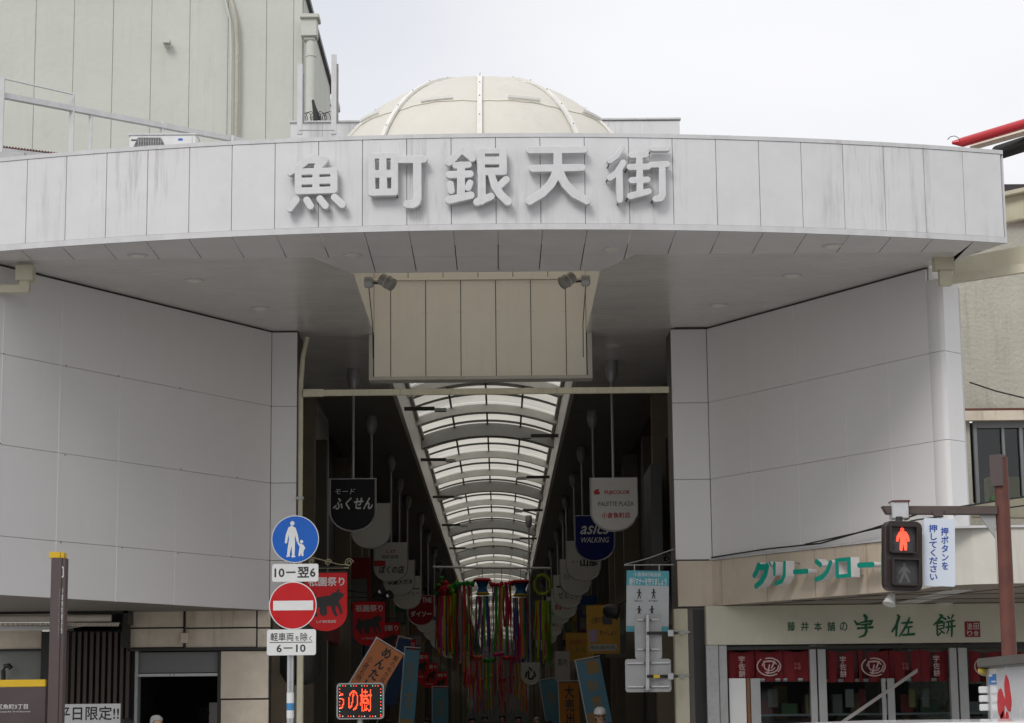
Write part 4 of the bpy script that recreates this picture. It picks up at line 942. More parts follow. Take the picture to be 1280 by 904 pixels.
ribm = archmb(0, .12, .175).mesh('rib', M_RIB); beamm = archmb(0, .30, .30, .02).mesh('main_beam', M_RIBDK); barm = archmb(0, .04, .05, .03).mesh('glazing_bar', M_BAR)
for k in range(NB):
    Y = Y0 + k * PIT
    link('rib', ribm, arc_, (0, Y, 0))
    if k % 3 == 1: link('main_beam', beamm, arc_, (0, Y - 1.0, 0))
    if k < 22:
        for q in (.33, .64): link('glazing_bar', barm, arc_, (0, Y + PIT * q, 0))
panems = []
for j in range(4):
    mb = MB(); n = 4
    for i in range(n):
        a = vault((j + i / n) / 4, .05); b = vault((j + (i + 1) / n) / 4, .05); mb.poly([(a[0], .02, a[1]), (b[0], .02, b[1]), (b[0], PIT - .02, b[1]), (a[0], PIT - .02, a[1])])
    panems.append(mb.mesh('glazing_pane', M_PANE, smooth=True))
for k in range(0, NB):
    for j in range(4): link('glazing_pane', panems[j], arc_, (0, Y0 + k * PIT, 0))
for j in range(4): 
    mb = MB()
    for i in range(4):
        a = vault((j + i / 4) / 4, .05); b = vault((j + (i + 1) / 4) / 4, .05); mb.poly([(a[0], 30.66, a[1]), (b[0], 30.66, b[1]), (b[0], Y0 - .02, b[1]), (a[0], Y0 - .02, a[1])])
    part('glazing_pane', mb, M_PANE, arc_, smooth=True)
for t in (.25, .5, .75):
    a = vault(t, .04); part('ridge_bar' if t == .5 else 'purlin', MB().box(a[0] - .02, a[0] + .02, 30.9, Y0 + NB * PIT, a[1] - .06, a[1]), M_BAR, arc_)
for s in (-1, 1):
    xo = SX + s * 1.575
    part('curb', MB().box(min(xo, xo + s * .03), max(xo, xo + s * .03), 30.66, 200, H - .004, ZS + .08), M_CURB, arc_)
    part('curb_lip', MB().box(xo - s * .025 - .02, xo - s * .025 + .02, 30.66, 200, H - .02, H + .03), M_RIB, arc_)
    part('gutter', MB().box(min(xo, xo - s * .07), max(xo, xo - s * .07), 30.66, 200, ZS - .06, ZS + .02), M_RIBDK, arc_)
# ceiling beyond the boards, arcade end
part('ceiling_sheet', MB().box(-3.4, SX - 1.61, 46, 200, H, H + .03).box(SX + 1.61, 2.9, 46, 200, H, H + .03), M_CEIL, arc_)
part('ceiling_above', MB().box(-3.6, SX - 1.62, 30.7, 200, H + .36, H + .4).box(SX + 1.62, 3.1, 30.7, 200, H + .36, H + .4).box(-3.8, -3.58, 30.6, 200, H - .1, H + .4).box(3.08, 3.3, 30.6, 200, H - .1, H + .4), M_DARK, arc_)
struct('far_street_end', MB().box(-12, 12, 200.1, 201, 0, 9), mat('far_haze_wall', (.12, .12, .12), .8, 0, .3, .4))
for k in range(9):
    s = -1 if k % 2 == 0 else 1; Y = [38.5, 42.6, 46.6, 50.4, 55, 59, 63.6, 69, 73][k]
    x0 = SX + s * 1.50; x1 = SX + s * .93
    t = thing('arm_lamp', (x0, Y, H), 'small dark arm lamp number %s from the front on the %s skylight curb' % (['one', 'two', 'three', 'four', 'five'][k // 2], 'left' if s < 0 else 'right'), 'lamp', 'arm lamps along the skylight curbs')
    part('arm', MB().box(min(x0, x1), max(x0, x1), Y, Y + .12, H + .03, H + .09), M_DARK, t); part('lamp_head', MB().box(min(x1, x1 - s * .22), max(x1, x1 - s * .22), Y - .03, Y + .13, H + .0, H + .06), M_GREYMET, t, .006)

# side shops: one thing per bay, both sides
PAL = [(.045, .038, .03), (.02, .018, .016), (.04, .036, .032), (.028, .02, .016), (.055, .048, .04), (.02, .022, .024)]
def bay(side, k, Y, wdt, label, group=None):
    xw = -3.4 if side < 0 else 2.9; s = side
    t = thing('arcade_shop', (xw, Y, 0), label, 'shop', group)
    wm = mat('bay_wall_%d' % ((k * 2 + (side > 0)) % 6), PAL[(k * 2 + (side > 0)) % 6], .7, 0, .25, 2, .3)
    X0, X1 = (xw - .3, xw) if s < 0 else (xw, xw + .3)
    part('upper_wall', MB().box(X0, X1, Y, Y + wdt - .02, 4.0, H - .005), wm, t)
    Xa, Xb = (xw - .1, xw + .32) if s < 0 else (xw - .32, xw + .1)
    for yy in ((Y + .05,) if k % 2 else (Y + .05, Y + wdt * .6)): part('pilaster', MB().box(Xa, Xb, yy, yy + .28, .12, H - .3 - .4 * (k % 2)), mat('pilaster_%d' % (k % 3), [(.20, .16, .11), (.08, .07, .055), (.17, .145, .105)][k % 3], .7, 0, .2, 3), t, .01)
    Xc, Xd = (xw - .02, xw + .12) if s < 0 else (xw - .12, xw + .02)
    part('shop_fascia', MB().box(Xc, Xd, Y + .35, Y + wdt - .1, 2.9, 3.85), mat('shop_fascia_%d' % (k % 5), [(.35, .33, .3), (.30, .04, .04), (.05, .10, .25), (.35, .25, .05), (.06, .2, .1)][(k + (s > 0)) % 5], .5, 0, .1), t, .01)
    for i in range(2):
        y0 = Y + .5 + i * wdt * .47
        f = part('upper_window', MB().box(X0 + .05 if s > 0 else X1 - .04, X0 + .04 if s > 0 else X1 + .04, y0, y0 + wdt * .33, 4.5, 6.0).box(Xc, Xc + .03, y0, y0 + .04, 4.5, 6.0), M_DARK, t)
    part('shop_glass', MB().box(xw - .01, xw + .01, Y + .35, Y + wdt * .5, .12, 2.9).box(xw - .01, xw + .01, Y + wdt * .58, Y + wdt - .1, .12, 2.9), M_GLASS, t)
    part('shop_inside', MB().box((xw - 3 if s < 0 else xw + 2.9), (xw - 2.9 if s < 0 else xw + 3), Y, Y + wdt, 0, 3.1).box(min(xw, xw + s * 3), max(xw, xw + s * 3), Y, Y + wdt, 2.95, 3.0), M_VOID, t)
    return t
ordn = ['first', 'second', 'third', 'fourth', 'fifth', 'sixth']
for side in (-1, 1):
    Y = 31.0
    for k in range(28):
        w_ = 6.0
        if k < 5: bay(side, k, Y, w_, 'dim shopfront with pilasters, %s in from the mouth on the %s side' % (ordn[k], 'left' if side < 0 else 'right'))
        else: bay(side, k, Y, w_, 'dim distant shopfront lost behind the hanging streamers', 'distant shopfronts deep in the arcade')
        Y += w_
part_ = thing('inner_billboard', (2.6, 33, 0), 'tall blank dark panel standing inside the mouth on the right', 'panel')
part('panel', MB().box(2.42, 2.60, 33.0, 34.6, 3.2, P(830, 580, 33).z), mat('charcoal_panel', (.055, .055, .055), .5), part_, .01)
part('stay', MB().box(2.6, 2.9, 33.7, 33.8, 3.6, 3.7), M_DARK, part_)
bx = thing('extractor_drum', (-2.9, 31.2, 2.3), 'dark rounded duct mounted on the left inner wall behind the road signs', 'duct')
part('drum', MB().lathe((-2.98, 31.2, 1.95), [(.02, 0), (.25, .06), (.32, .2), (.32, .9), (.28, 1.0)], 16), M_DARK, bx, smooth=True)

# hanging shop signs, round bottomed lightboxes on ceiling poles
def outline(wd, ht, n=12):
    pts = [(-wd / 2, ht / 2), (-wd / 2, -ht / 2 + wd * .40)]
    pts += [(-wd / 2 * math.cos(math.pi * i / n), -ht / 2 + wd * .42 - wd * .42 * math.sin(math.pi * i / n)) for i in range(1, n)]
    return pts + [(wd / 2, -ht / 2 + wd * .40), (wd / 2, ht / 2)]
M_SFACE = mat('lightbox_face', (.52, .505, .46), .35, 0, .05, 2, spec=.3, wave=(.4, .4, 5, .15)); M_SRIM = mat('lightbox_rim', (.45, .45, .44), .35, .5)
M_SBLK = mat('lightbox_black', (.015, .015, .016), .35, spec=.12); M_SBLU = mat('lightbox_blue', (.004, .010, .11), .4, spec=.12); M_SRED = mat('lightbox_red', (.24, .012, .02), .4, spec=.12)
def hang(px, py_top, Y, label, face, texts, wd=.74, ht=.85):
    c = P(px, py_top, Y); zt_ = c.z; zc = zt_ - ht / 2
    t = thing('hanging_sign', (c.x, Y, H), label, 'sign', 'round-bottomed hanging shop signs')
    pl = Plane((c.x, Y, zc)); o = [(a, -b if False else b) for a, b in outline(wd, ht)]
    part('casing', MB().prism(pl, o[::-1], -.16, -.02), M_SRIM, t, .006)
    part('sign_face', MB().prism(pl, [(a * .955, b * .965 + .0) for a, b in o][::-1], -.02, .0), face, t)
    rim = [pl.w(a, b, -.005) for a, b in o]; part('rim', MB().tube(rim, .013, 6), M_SRIM, t, smooth=True)
    part('pole', MB().tube([(c.x, Y + .08, zt_), (c.x, Y + .08, H - .2)], .022, 8), M_GREYMET, t, smooth=True)
    part('ceiling_cup', MB().lathe((c.x, Y + .08, H - .36), [(.025, 0), (.07, .05), (.10, .16), (.105, .26), (.09, .36)], 18), M_GREYMET, t, smooth=True)
    for tx in texts:
        body, (x0, y0, x1, y1), mt = tx[:3]; kw = tx[3] if len(tx) > 3 else {}
        text(body, pl, (x0 * wd, y0 * ht, x1 * wd, y1 * ht), mt, t, .004, .001, px=False, **kw)
    return t, pl
M_TXW = mat('text_white', (.62, .62, .60), .5); M_TXR = mat('text_red', (.40, .008, .012), .5); M_TXG = mat('text_green', (.03, .12, .06), .5); M_TXK = mat('text_black', (.015, .015, .015), .5)
hang(441, 598, 33.4, 'black hanging sign with white brush hiragana, front one on the left', M_SBLK, [('モード', (-.38, .20, .05, .30), M_TXW, dict(shear=.2)), ('ふくせん', (-.43, -.10, .44, .14), M_TXW, dict(bold=.03, shear=.25))])
hang(464, 629, 39, 'blank silver hanging sign directly behind the black one', M_SFACE, [])
t_, pl_ = hang(488.5, 678, 45.3, 'silver hanging sign with red tag and black brush lettering ぼくの店', M_SFACE, [('しげ', (-.14, .22, .14, .32), M_TXR, dict(bold=.03)), ('魚町会館', (-.26, .08, .22, .18), M_TXK), ('ぼくの店', (-.34, -.30, .40, -.10), M_TXK, dict(bold=.03, shear=.15))])
part('red_tag', MB().slab(pl_, -.36, -.09, -.12, .03, .001, .006), M_TXR, t_)
hang(499, 700, 50, 'silver hanging sign reading メガネ partly behind the red-tagged one', M_SFACE, [('眼鏡メガネ', (-.36, -.2, .44, -.04), M_TXK, dict(bold=.03))])
hang(509, 720, 54, 'grey hanging sign with a dark line over small katakana ライティー', M_SFACE, [('ライティー', (-.30, -.10, .42, .04), M_TXK, dict(bold=.02)), ('━━━', (-.1, .10, .42, .13), M_TXK)])
hang(526, 744, 59, 'dark red hanging sign reading ダイソー', M_SRED, [('THE', (.05, .25, .42, .42), M_TXW, dict(bold=.03)), ('ダイソー', (-.40, -.22, .42, -.02), M_TXW, dict(bold=.04))])
hang(535, 757, 65, 'white hanging sign with one black line of writing left of the streamers', M_SFACE, [('時計宝飾', (-.4, -.05, .4, .12), M_TXK, dict(bold=.03))])
for (px, py, Y), nn in zip(((543, 770, 72), (550, 783, 80), (556, 792, 89), (562, 800, 99)), ('largest', 'second largest', 'third largest', 'smallest')): hang(px, py, Y, nn + ' of the small silver hanging signs behind the left streamers', M_SFACE, [('魚町', (-.3, -.1, .3, .1), M_TXK)])
t_, pl_ = hang(767, 597, 32.8, 'silver hanging sign with red western lettering, front one on the right', M_SFACE, [('FUJICOLOR', (-.20, .17, .34, .26), M_TXR, dict(bold=.04)), ('PALETTE PLAZA', (-.34, -.03, .42, .05), M_TXG, dict(bold=.01)), ('小倉魚町店', (-.27, -.26, .34, -.15), M_TXR, dict(bold=.02))])
shape([[(-.30, .20, .02), (-.26, .22, .025)], [(-.30, .17, .015), (-.24, .18, .02)]], type('q', (Plane,), {'uv': lambda s, x, y: (x, y)})(pl_.o), lambda x, y: (x, y), M_TXR, t_, .001, .005, 'emblem', res=40)
hang(743, 644, 38.5, 'navy hanging sign with white western lettering', M_SBLU, [('asics', (-.36, .08, .38, .34), M_TXW, dict(bold=.03, shear=.35)), ('WALKING', (-.34, -.10, .36, .02), M_TXW, dict(bold=.01, shear=.25))])
hang(729, 676, 44, 'silver hanging sign with bold black brush characters 山 behind the navy one', M_SFACE, [('イー', (-.35, -.06, -.15, .02), M_TXK), ('山彦', (-.10, -.14, .42, .06), M_TXK, dict(bold=.05))])
hang(719, 699, 49, 'silver hanging sign reading RE-BORN in grey capitals', M_SFACE, [('RE-BORN', (-.36, -.06, .38, .10), MATS['lamp_grey'], dict(bold=.03))])
hang(709, 719, 54.5, 'silver hanging sign with thin dark kana below RE-BORN', M_SFACE, [('ぜんざい', (-.32, -.22, .42, .0), M_TXK), ('▬▬', (-.38, .12, .1, .17), M_TXK)])
hang(705, 735, 59, 'silver hanging sign with a small red mark on the right', M_SFACE, [('日', (-.34, -.22, -.12, -.05), M_TXR, dict(bold=.05)), ('本堂', (-.05, -.2, .25, -.08), M_TXR)])
hang(698, 746, 65, 'silver hanging sign with one short dark word right of the streamers', M_SFACE, [('とらや', (-.3, -.15, .35, .02), M_TXK, dict(bold=.03))])
for (px, py, Y), nn in zip(((690, 765, 73), (684, 778, 82), (679, 788, 92)), ('largest', 'middle-sized', 'smallest')): hang(px, py, Y, nn + ' of the small silver hanging signs behind the right streamers', M_SFACE, [('魚町', (-.3, -.1, .3, .1), M_TXK)])
hang(663, 828, 60, 'white round-bottomed hanging sign with a black swirl low among the streamers', M_SFACE, [('心', (-.3, -.3, .3, .3), M_TXK, dict(bold=.05))], .55, .62)

# streamers
RC = [(.72, .02, .04), (.78, .25, .02), (.75, .55, .03), (.04, .40, .05), (.45, .62, .03), (.02, .18, .45), (.70, .03, .25), (.62, .30, .36), (.30, .42, .45), (.25, .06, .35), (.55, .03, .05), (.80, .20, .10)]
RM = [mat('paper_%d' % i, tuple(q * .85 for q in c), .7, 0, .15, 9, transl=.25) for i, c in enumerate(RC)]
mb = MB(); rod = thing('streamer_rod', (SX, 61.5, 0), 'long pale rod slung across the arcade that carries the streamers', 'rod')
a_, b_ = P(541, 709, 61.5), P(688, 710.5, 61.5); part('rod', MB().tube([a_, b_], .035, 8), M_TRIM, rod)
part('hanger', MB().tube([P(570, 709, 61.5), PZ(570, 690, H - .02)], .008, 4).tube([P(655, 709, 61.5), PZ(655, 690, H - .02)], .008, 4), M_DARK, rod)
def streamer(px, ytop, ybot, Y, wpx, cols, head, label, group=None):
    c = P(px, ytop, Y); zb = P(px, ybot, Y).z; rad = wpx * 1.3 * Y / 2600 / 2
    t = thing('streamer', c, label, 'decoration', group)
    hz_ = c.z
    if head == 'ball':
        mb = MB()
        for i in range(26):
            a = random.uniform(0, 6.28); e = math.asin(random.uniform(-1, 1)); p = c + Vector((math.cos(a) * math.cos(e), math.sin(a) * math.cos(e), math.sin(e))) * rad * .75 + Vector((0, 0, -rad * .3))
            mb.lathe(p, [(.01, -.05), (.055 + rad * .1, 0), (.01, .05)], 7, (random.uniform(-1, 1), random.uniform(-1, 1), random.uniform(-.5, 1)))
        part('flower_ball', mb, RM[cols[0]], t, stuff=True)
        mb = MB()
        for i in range(9):
            a = random.uniform(0, 6.28); p = c + Vector((math.cos(a) * rad, math.sin(a) * rad, random.uniform(-.2, .25))); mb.lathe(p, [(.01, -.05), (.08, 0), (.01, .05)], 6, (random.uniform(-1, 1), random.uniform(-1, 1), .3))
        part('flowers', mb, RM[cols[1]], t, stuff=True); hz_ = c.z - rad * 1.1
    elif head == 'cone':
        part('basket', MB().lathe(c, [(rad * .95, .02), (rad * .5, -.2), (rad * .75, -.36), (rad * .3, -.40)], 12), RM[cols[0]], t)
        part('frill', MB().lathe(c, [(rad * .95, -.03), (rad * 1.2, .02), (rad * .9, .07)], 14), RM[0], t); part('frill', MB().lathe(c, [(rad * .8, -.42), (rad * .95, -.38), (rad * .7, -.34)], 14), RM[2], t); hz_ = c.z - .45
    elif head == 'ring':
        mb = MB()
        for i in range(16):
            a = i / 16 * 6.283; mb.lathe(c + Vector((math.cos(a) * rad, math.sin(a) * rad, random.uniform(-.04, .05))), [(.01, -.06), (.07, 0), (.01, .06)], 6, (math.cos(a), math.sin(a), .3))
        part('flower_ring', mb, RM[cols[1]], t, stuff=True); hz_ = c.z - .05
    elif head == 'wreath':
        part('wreath', MB().tube([c + Vector((rad * .9 * math.cos(i / 14 * 6.4), 0, rad * 1.1 * math.sin(i / 14 * 6.4))) for i in range(15)], .05, 6), RM[4], t); hz_ = c.z - rad * 1.8
    n = 30 if Y < 70 else 13
    for i in range(n):
        a = i / n * 6.283 + random.uniform(-.2, .2); mb = MB(); lw_ = random.uniform(.035, .075) * (rad / .25 if rad < .25 else 1); K = 12; ln = (hz_ - zb) * random.uniform(.85, 1.04) if random.random() < .8 else (hz_ - zb) * .6
        i0 = 0; ph = random.uniform(0, 6); tw = random.uniform(-.6, .6); flare = random.uniform(.85, 1.25)
        for k in range(K + 1):
            f = k / K; x = math.cos(a) * rad * (.85 + (flare - .85) * f) + .014 * math.sin(ph + f * 6); y = math.sin(a) * rad * (.85 + (flare - .85) * f) + .014 * math.cos(ph + f * 5); z = hz_ - ln * f
            ang = a + math.pi / 2 + tw * f; dx, dy = math.cos(ang) * lw_ / 2, math.sin(ang) * lw_ / 2
            mb.v += [Vector((c.x + x - dx, c.y + y - dy, z)), Vector((c.x + x + dx, c.y + y + dy, z))]
        for k in range(K): mb.f.append([2 * k, 2 * k + 1, 2 * k + 3, 2 * k + 2])
        part('ribbon', mb, RM[cols[(i * 5 + 1) % len(cols)] if i % 3 else (i * 7 + int(px)) % 12], t)
    part('cord', MB().tube([c + Vector((0, 0, .0)), (c.x, c.y, P(px, 709, Y).z + .0 if Y < 63 else min(H - .1, c.z + 1.2))], .008, 4), M_DARK, t)
streamer(555, 733, 818, 61.6, 17, [0, 3, 1, 2, 7, 0], 'ball', 'streamer with red flower ball and orange ribbons at the left end of the rod', 'ribbon streamers hanging in the arcade')
streamer(566, 735, 825, 62.4, 10, [3, 4, 3, 8, 5], 'ball', 'narrow green streamer beside the leftmost one', 'ribbon streamers hanging in the arcade')
streamer(580, 730, 836, 61.6, 18, [6, 3, 3, 5, 0, 9, 11], 'ring', 'streamer with maroon flower ring and green and violet ribbons, left of centre', 'ribbon streamers hanging in the arcade')
streamer(603, 726, 815, 61.6, 15, [5, 8, 2, 8, 10, 9], 'cone', 'streamer with dark blue basket head and grey-blue ribbons', 'ribbon streamers hanging in the arcade')
streamer(627, 730, 818, 61.6, 21, [6, 0, 3, 3, 6, 0, 4], 'ring', 'centre streamer of crimson and bright green ribbons', 'ribbon streamers hanging in the arcade')
streamer(651, 728, 828, 61.6, 17, [5, 5, 7, 1, 9, 7], 'cone', 'streamer with blue basket head and pink ribbons right of centre', 'ribbon streamers hanging in the arcade')
streamer(678, 731, 832, 61.6, 17, [0, 4, 9, 0, 3], 'wreath', 'streamer with yellow-green wreath and red ribbons at the right end of the rod', 'ribbon streamers hanging in the arcade')
for i, (px, cl, lb) in enumerate(((585, [11, 7, 0], 'coral'), (597, [0, 11, 1], 'red and orange'), (611, [3, 3, 4], 'all green'), (623, [0, 6, 10], 'deep red'), (636, [10, 0, 6], 'dark crimson'), (649, [11, 10, 1], 'brown and coral'))):
    streamer(px, 818 + (i % 3) * 4, 862 + (i * 7 % 12), 82, 9, cl, 'ring' if i != 2 else 'ring', lb + ' streamer in the lower second row', 'streamers of the second row')
for i, px in enumerate((588, 600, 612, 628, 640, 655)):
    streamer(px, 845 + (i % 2) * 5, 893, 104, 7, [[11, 1], [0, 11], [1, 4], [0, 10], [11, 8], [0, 1]][i], 'ring', ['leftmost', 'second from left', 'third from left', 'third from right', 'second from right', 'rightmost'][i] + ' small reddish streamer in the farthest low row', 'streamers of the farthest row')

# festival banners with round bottoms on the left
def bull(pl, cx, cy, s, mt, parent):
    q = type('q', (Plane,), {'uv': lambda s_, x, y: (x, y)})(pl.o, pl.u, pl.v)
    f = lambda x, y: (cx + x * s, cy + y * s)
    st = [[(-.30, .02, .13), (-.02, .06, .15), (.18, .08, .12)], [(.22, .12, .11), (.33, .20, .08)], [(.33, .24, .06), (.40, .22, .05)], [(-.36, .10, .06), (-.46, -.02, .05), (-.44, -.16, .04)],
          [(-.32, -.05, .07), (-.36, -.22, .05), (-.30, -.32, .04)], [(-.12, -.05, .10), (-.1, -.24, .10)], [(.16, -.02, .07), (.18, -.2, .045), (.24, -.32, .04)], [(.26, .02, .06), (.34, -.12, .04), (.38, -.26, .035)],
          [(.26, .28, .03), (.30, .36, .03)], [(-.42, .16, .05), (-.36, .22, .05)], [(.12, .2, .05), (.2, .24, .06)]]
    return shape([[(x, y, r * s) for x, y, r in w_] for w_ in [[(cx + x * s, cy + y * s, r) for x, y, r in t] for t in st]], q, lambda x, y: (x, y), mt, parent, .002, .005, 'festival_figure', res=80)
def fest(xr_px, ytop, Y, label, wd=.60, ht=.82):
    c = P(xr_px, ytop, Y); cx = c.x - wd / 2; zc = c.z - ht / 2
    t = thing('festival_banner', (cx, Y, c.z), label, 'banner', 'red festival banners along the left side'); pl = Plane((cx, Y, zc))
    o = outline(wd, ht); part('cloth', MB().prism(pl, o[::-1], -.008, 0), M_BANRED, t)
    text('祇園祭り', pl, (-.42 * wd, .27 * ht, .44 * wd, .43 * ht), M_BANINK, t, .002, .001, .03, px=False)
    bull(pl, .02, -.02, .52, M_INK, t); text('しげ 魚町商店街', pl, (-.22 * wd, -.36 * ht, .24 * wd, -.31 * ht), M_BANINK, t, .002, .001, .01, px=False)
    part('hanging_rod', MB().tube([(cx - wd / 2, Y, c.z + .012), (cx + wd / 2, Y, c.z + .012)], .010, 6), M_DARK, t)
    part('wall_arm', MB().tube([(cx + wd / 2 - .05, Y, c.z + .08), (-3.1 if Y > 31 else -2.93, Y, c.z + .08)], .012, 6).tube([(cx, Y, c.z + .08), (cx, Y, c.z)], .006, 4), M_DARK, t)
fb = ['big red festival banner beside the no-entry sign', 'red festival banner above the tilted orange flag', 'third red festival banner along the left side', 'fourth red festival banner along the left side', 'fifth red festival banner, small', 'sixth red festival banner, smaller still', 'seventh red festival banner, smallest near the streamers']
for (x, y, Y), lb in zip(((434, 716, 29.6), (481, 752, 39.3), (500, 778, 45.4), (520, 800, 54), (536, 816, 61), (547, 829, 70), (559, 840, 82)), fb): fest(x, y, Y, lb)
# wrought brackets
def scroll(c, r, turns, n, sgn_=1): return [c + Vector((sgn_ * r * (1 - .75 * i / n) * math.cos(i / n * turns * 6.283), 0, r * (1 - .75 * i / n) * math.sin(i / n * turns * 6.283))) for i in range(n + 1)]
M_IRONW = mat('pale_iron', (.42, .38, .24), .5); 
br = thing('left_scroll_bracket', P(380, 700, 29.8), 'pale scrolled iron bracket holding the big red festival banner', 'bracket')
part('rail', MB().tube([P(371, 710, 29.8), P(436, 710, 29.8)], .010, 6), M_IRONW, br); part('stay', MB().tube([P(371, 692, 29.8), P(395, 698, 29.8), P(425, 706, 29.8), P(436, 706, 29.8)], .007, 6), M_IRONW, br)
for x, y, r in ((436, 703.5, .065), (410, 703, .05), (389, 702, .04)): part('scroll', MB().tube(scroll(P(x, y, 29.8), r, 1.6, 22), .007, 5), M_IRONW, br)
part('hook', MB().tube([P(428, 710, 29.75), P(428, 716, 29.75)], .006, 4), M_DARK, br)
br = thing('right_scroll_bracket', P(830, 700, 29.8), 'dark scrolled iron bracket holding the pale blue poster banner', 'bracket')
part('rail', MB().tube([P(780, 706.5, 29.8), P(842, 706, 29.8)], .010, 6), M_GREYMET, br); part('stay', MB().tube([P(780, 706, 29.8), P(810, 698, 29.8), P(842, 686.5, 29.8)], .007, 6), M_GREYMET, br)
for x, y, r in ((832, 698, .085), (810, 702, .035)): part('scroll', MB().tube(scroll(P(x, y, 29.8), r, 1.7, 24, -1), .009, 5), M_DARK, br)
# pale blue banner
pb = thing('manners_banner', P(809, 714, 29.7), 'white banner with light blue head and small walking figures behind the sign backs', 'banner')
BP = Plane(P(809, 750, 29.7), (1, .02, -.025), (0.03, 0, 1)); 
part('cloth', MB().pslab(BP, 783, 713.5, 836, 790, -.006, 0), mat('banner_white', (.50, .53, .54), .7, 0, .1, 8), pb)
part('head_band', MB().pslab(BP, 783, 713.5, 836, 732, .001, .004), mat('banner_aqua', (.10, .38, .45), .7, 0, .1), pb)
part('foot_band', MB().pslab(BP, 783, 783, 836, 790, .001, .004), MATS['banner_aqua'], pb)
text('通行マナーを守りましょう', BP, (786, 723, 833, 731), M_SIGNWHITE, pb, .002, .005, .02); text('小倉魚町商店街', BP, (792, 716, 826, 720.5), M_SIGNWHITE, pb, .002, .005)
qf = lambda ox, oy, s: (lambda x, y: (ox + x * s, oy + y * s))
man = [[(0, -10, 2.3)], [(0, -6, 2), (0, 0, 2)], [(-1, -6, 1), (-5, -2, .9)], [(1, -6, 1), (5, -4, .9)], [(-.7, 0, 1.3), (-3, 9, 1)], [(.7, 0, 1.3), (3, 9, 1)]]
for i, (x, y) in enumerate(((799, 743), (817, 743), (799, 764), (815, 764))):
    shape([[(a * (1 if i % 2 else -1), b, r) for a, b, r in s_] for s_ in man], BP, qf(x, y, .55), M_INK, pb, .001, .004, 'figure', res=60)
    text(['歩きたばこ', 'ポイ捨て', '自転車', 'ながら'][i], BP, (x - 6, y + 7, x + 5, y + 9.5), M_INK, pb, .002, .001)
mb = MB()
for x in (793, 824): mb.tube([P(x, 706, 29.75), P(x, 714, 29.72)], .007, 4)
part('tie', mb, M_TRIM, pb)

# sign backs on the right, seen from behind
sb = thing('reversed_road_sign', P(808, 820, 29.4), 'grey backs of two road sign plates clamped to a short pipe on the right', 'sign')
SBP = front(29.35)
def rrect(pl, x0, y0, x1, y1, r, d0, d1, m_, parent, name, **kw): return shape([], pl, lambda x, y: (x, y), m_, parent, d0, d1, name, rects=[(x0, y0, x1, y1, r)], res=60, **kw)
M_PLATE = mat('plate_back', (.36, .37, .37), .45, .2, .15, 4, .2)
u1 = rrect(SBP, 794, 767, 826.5, 824, 3, -.008, 0, M_PLATE, sb, 'upper_plate'); u2 = rrect(SBP, 782, 823.5, 838.5, 865.5, 3, -.012, -.004, M_PLATE, sb, 'lower_plate')
for y in (774, 811): part('channel', MB().pslab(SBP, 796, y, 824, y + 1.8, 0, .03), M_TRIM, u1, .002)
for y in (828, 857.5): part('channel', MB().pslab(SBP, 784, y, 836.5, y + 1.8, 0, .03), M_TRIM, u2, .002)
part('pipe', MB().tube([P(809.5, 769, 29.29), P(809.5, 862, 29.29)], .028, 12), M_SILV, sb, smooth=True)
part('pipe_cap', MB().lathe(P(809.5, 861, 29.29), [(.035, 0), (.05, -.02), (.03, -.04)], 12), M_GREYMET, sb)
for y in (791.5, 845.5): part('side_arm', MB().tube([P(809, y, 29.24), P(838, y, 29.35), P(846, y, 29.9)], .022, 8), M_DARK, sb); part('band_clamp', MB().pslab(front(29.22), 835, y - 4, 842, y + 4, -.05, 0), M_SILV, sb, .004)
part('yellow_tape', MB().pslab(front(29.21), 817, 843.6, 825, 847.4, -.03, .0), M_YEL, sb)
mb = MB()
for y in (775, 812, 828.5, 858.5):
    for x in (805.5, 813.5): mb.lathe(P(x, y, 29.30), [(.012, 0), (.012, .012)], 6, (0, -1, 0))
part('bolt', mb, M_DARK, sb, stuff=True)

# posters and flags deep on the right and left
M_OY = mat('poster_yellow', (.50, .27, .03), .7, 0, .2, 5); M_BT = mat('flag_blue', (.12, .27, .36), .8, 0, .1, 5); M_TAN = mat('flag_tan', (.36, .24, .10), .8, 0, .1)
def poster(name, r, Y, m_, label, texts, cat='poster', rot=0, pole=False, extra=None):
    c = P((r[0] + r[2]) / 2, (r[1] + r[3]) / 2, Y); pl = Plane(c, (math.cos(rot), 0, math.sin(rot)), (-math.sin(rot), 0, math.cos(rot)))
    t = thing(name, c, label, cat); k = c.y / 2600 * 1.03; hw_, hh_ = (r[2] - r[0]) / 2 * k, (r[3] - r[1]) / 2 * k
    part('sheet', MB().slab(pl, -hw_, -hh_, hw_, hh_, -.01, 0), m_, t)
    for body, q, mt, kw in texts: text(body, pl, (q[0] * hw_, q[1] * hh_, q[2] * hw_, q[3] * hh_), mt, t, .003, .001, px=False, **kw)
    if extra:
        for q, mt in extra: part('printed_patch', MB().slab(pl, q[0] * hw_, q[1] * hh_, q[2] * hw_, q[3] * hh_, .0005, .003), mt, t)
    if pole: part('flag_pole', MB().tube([pl.w(-hw_ * 1.02, hh_ * 1.05, -.01), pl.w(-hw_ * 1.02, -hh_ * 1.9, -.01)], .014, 6).tube([pl.w(-hw_ * 1.1, hh_ * 1.05, -.01), pl.w(hw_ * 1.05, hh_ * 1.05, -.01)], .010, 6), M_TRIM, t)
    else: part('hanger', MB().tube([pl.w(0, hh_, 0), pl.w(0, hh_ + .5, 0)], .008, 4), M_DARK, t)
    return t
M_POSTW = mat('poster_white', (.40, .38, .35), .6); M_LILAC = mat('lilac', (.35, .26, .42), .6)
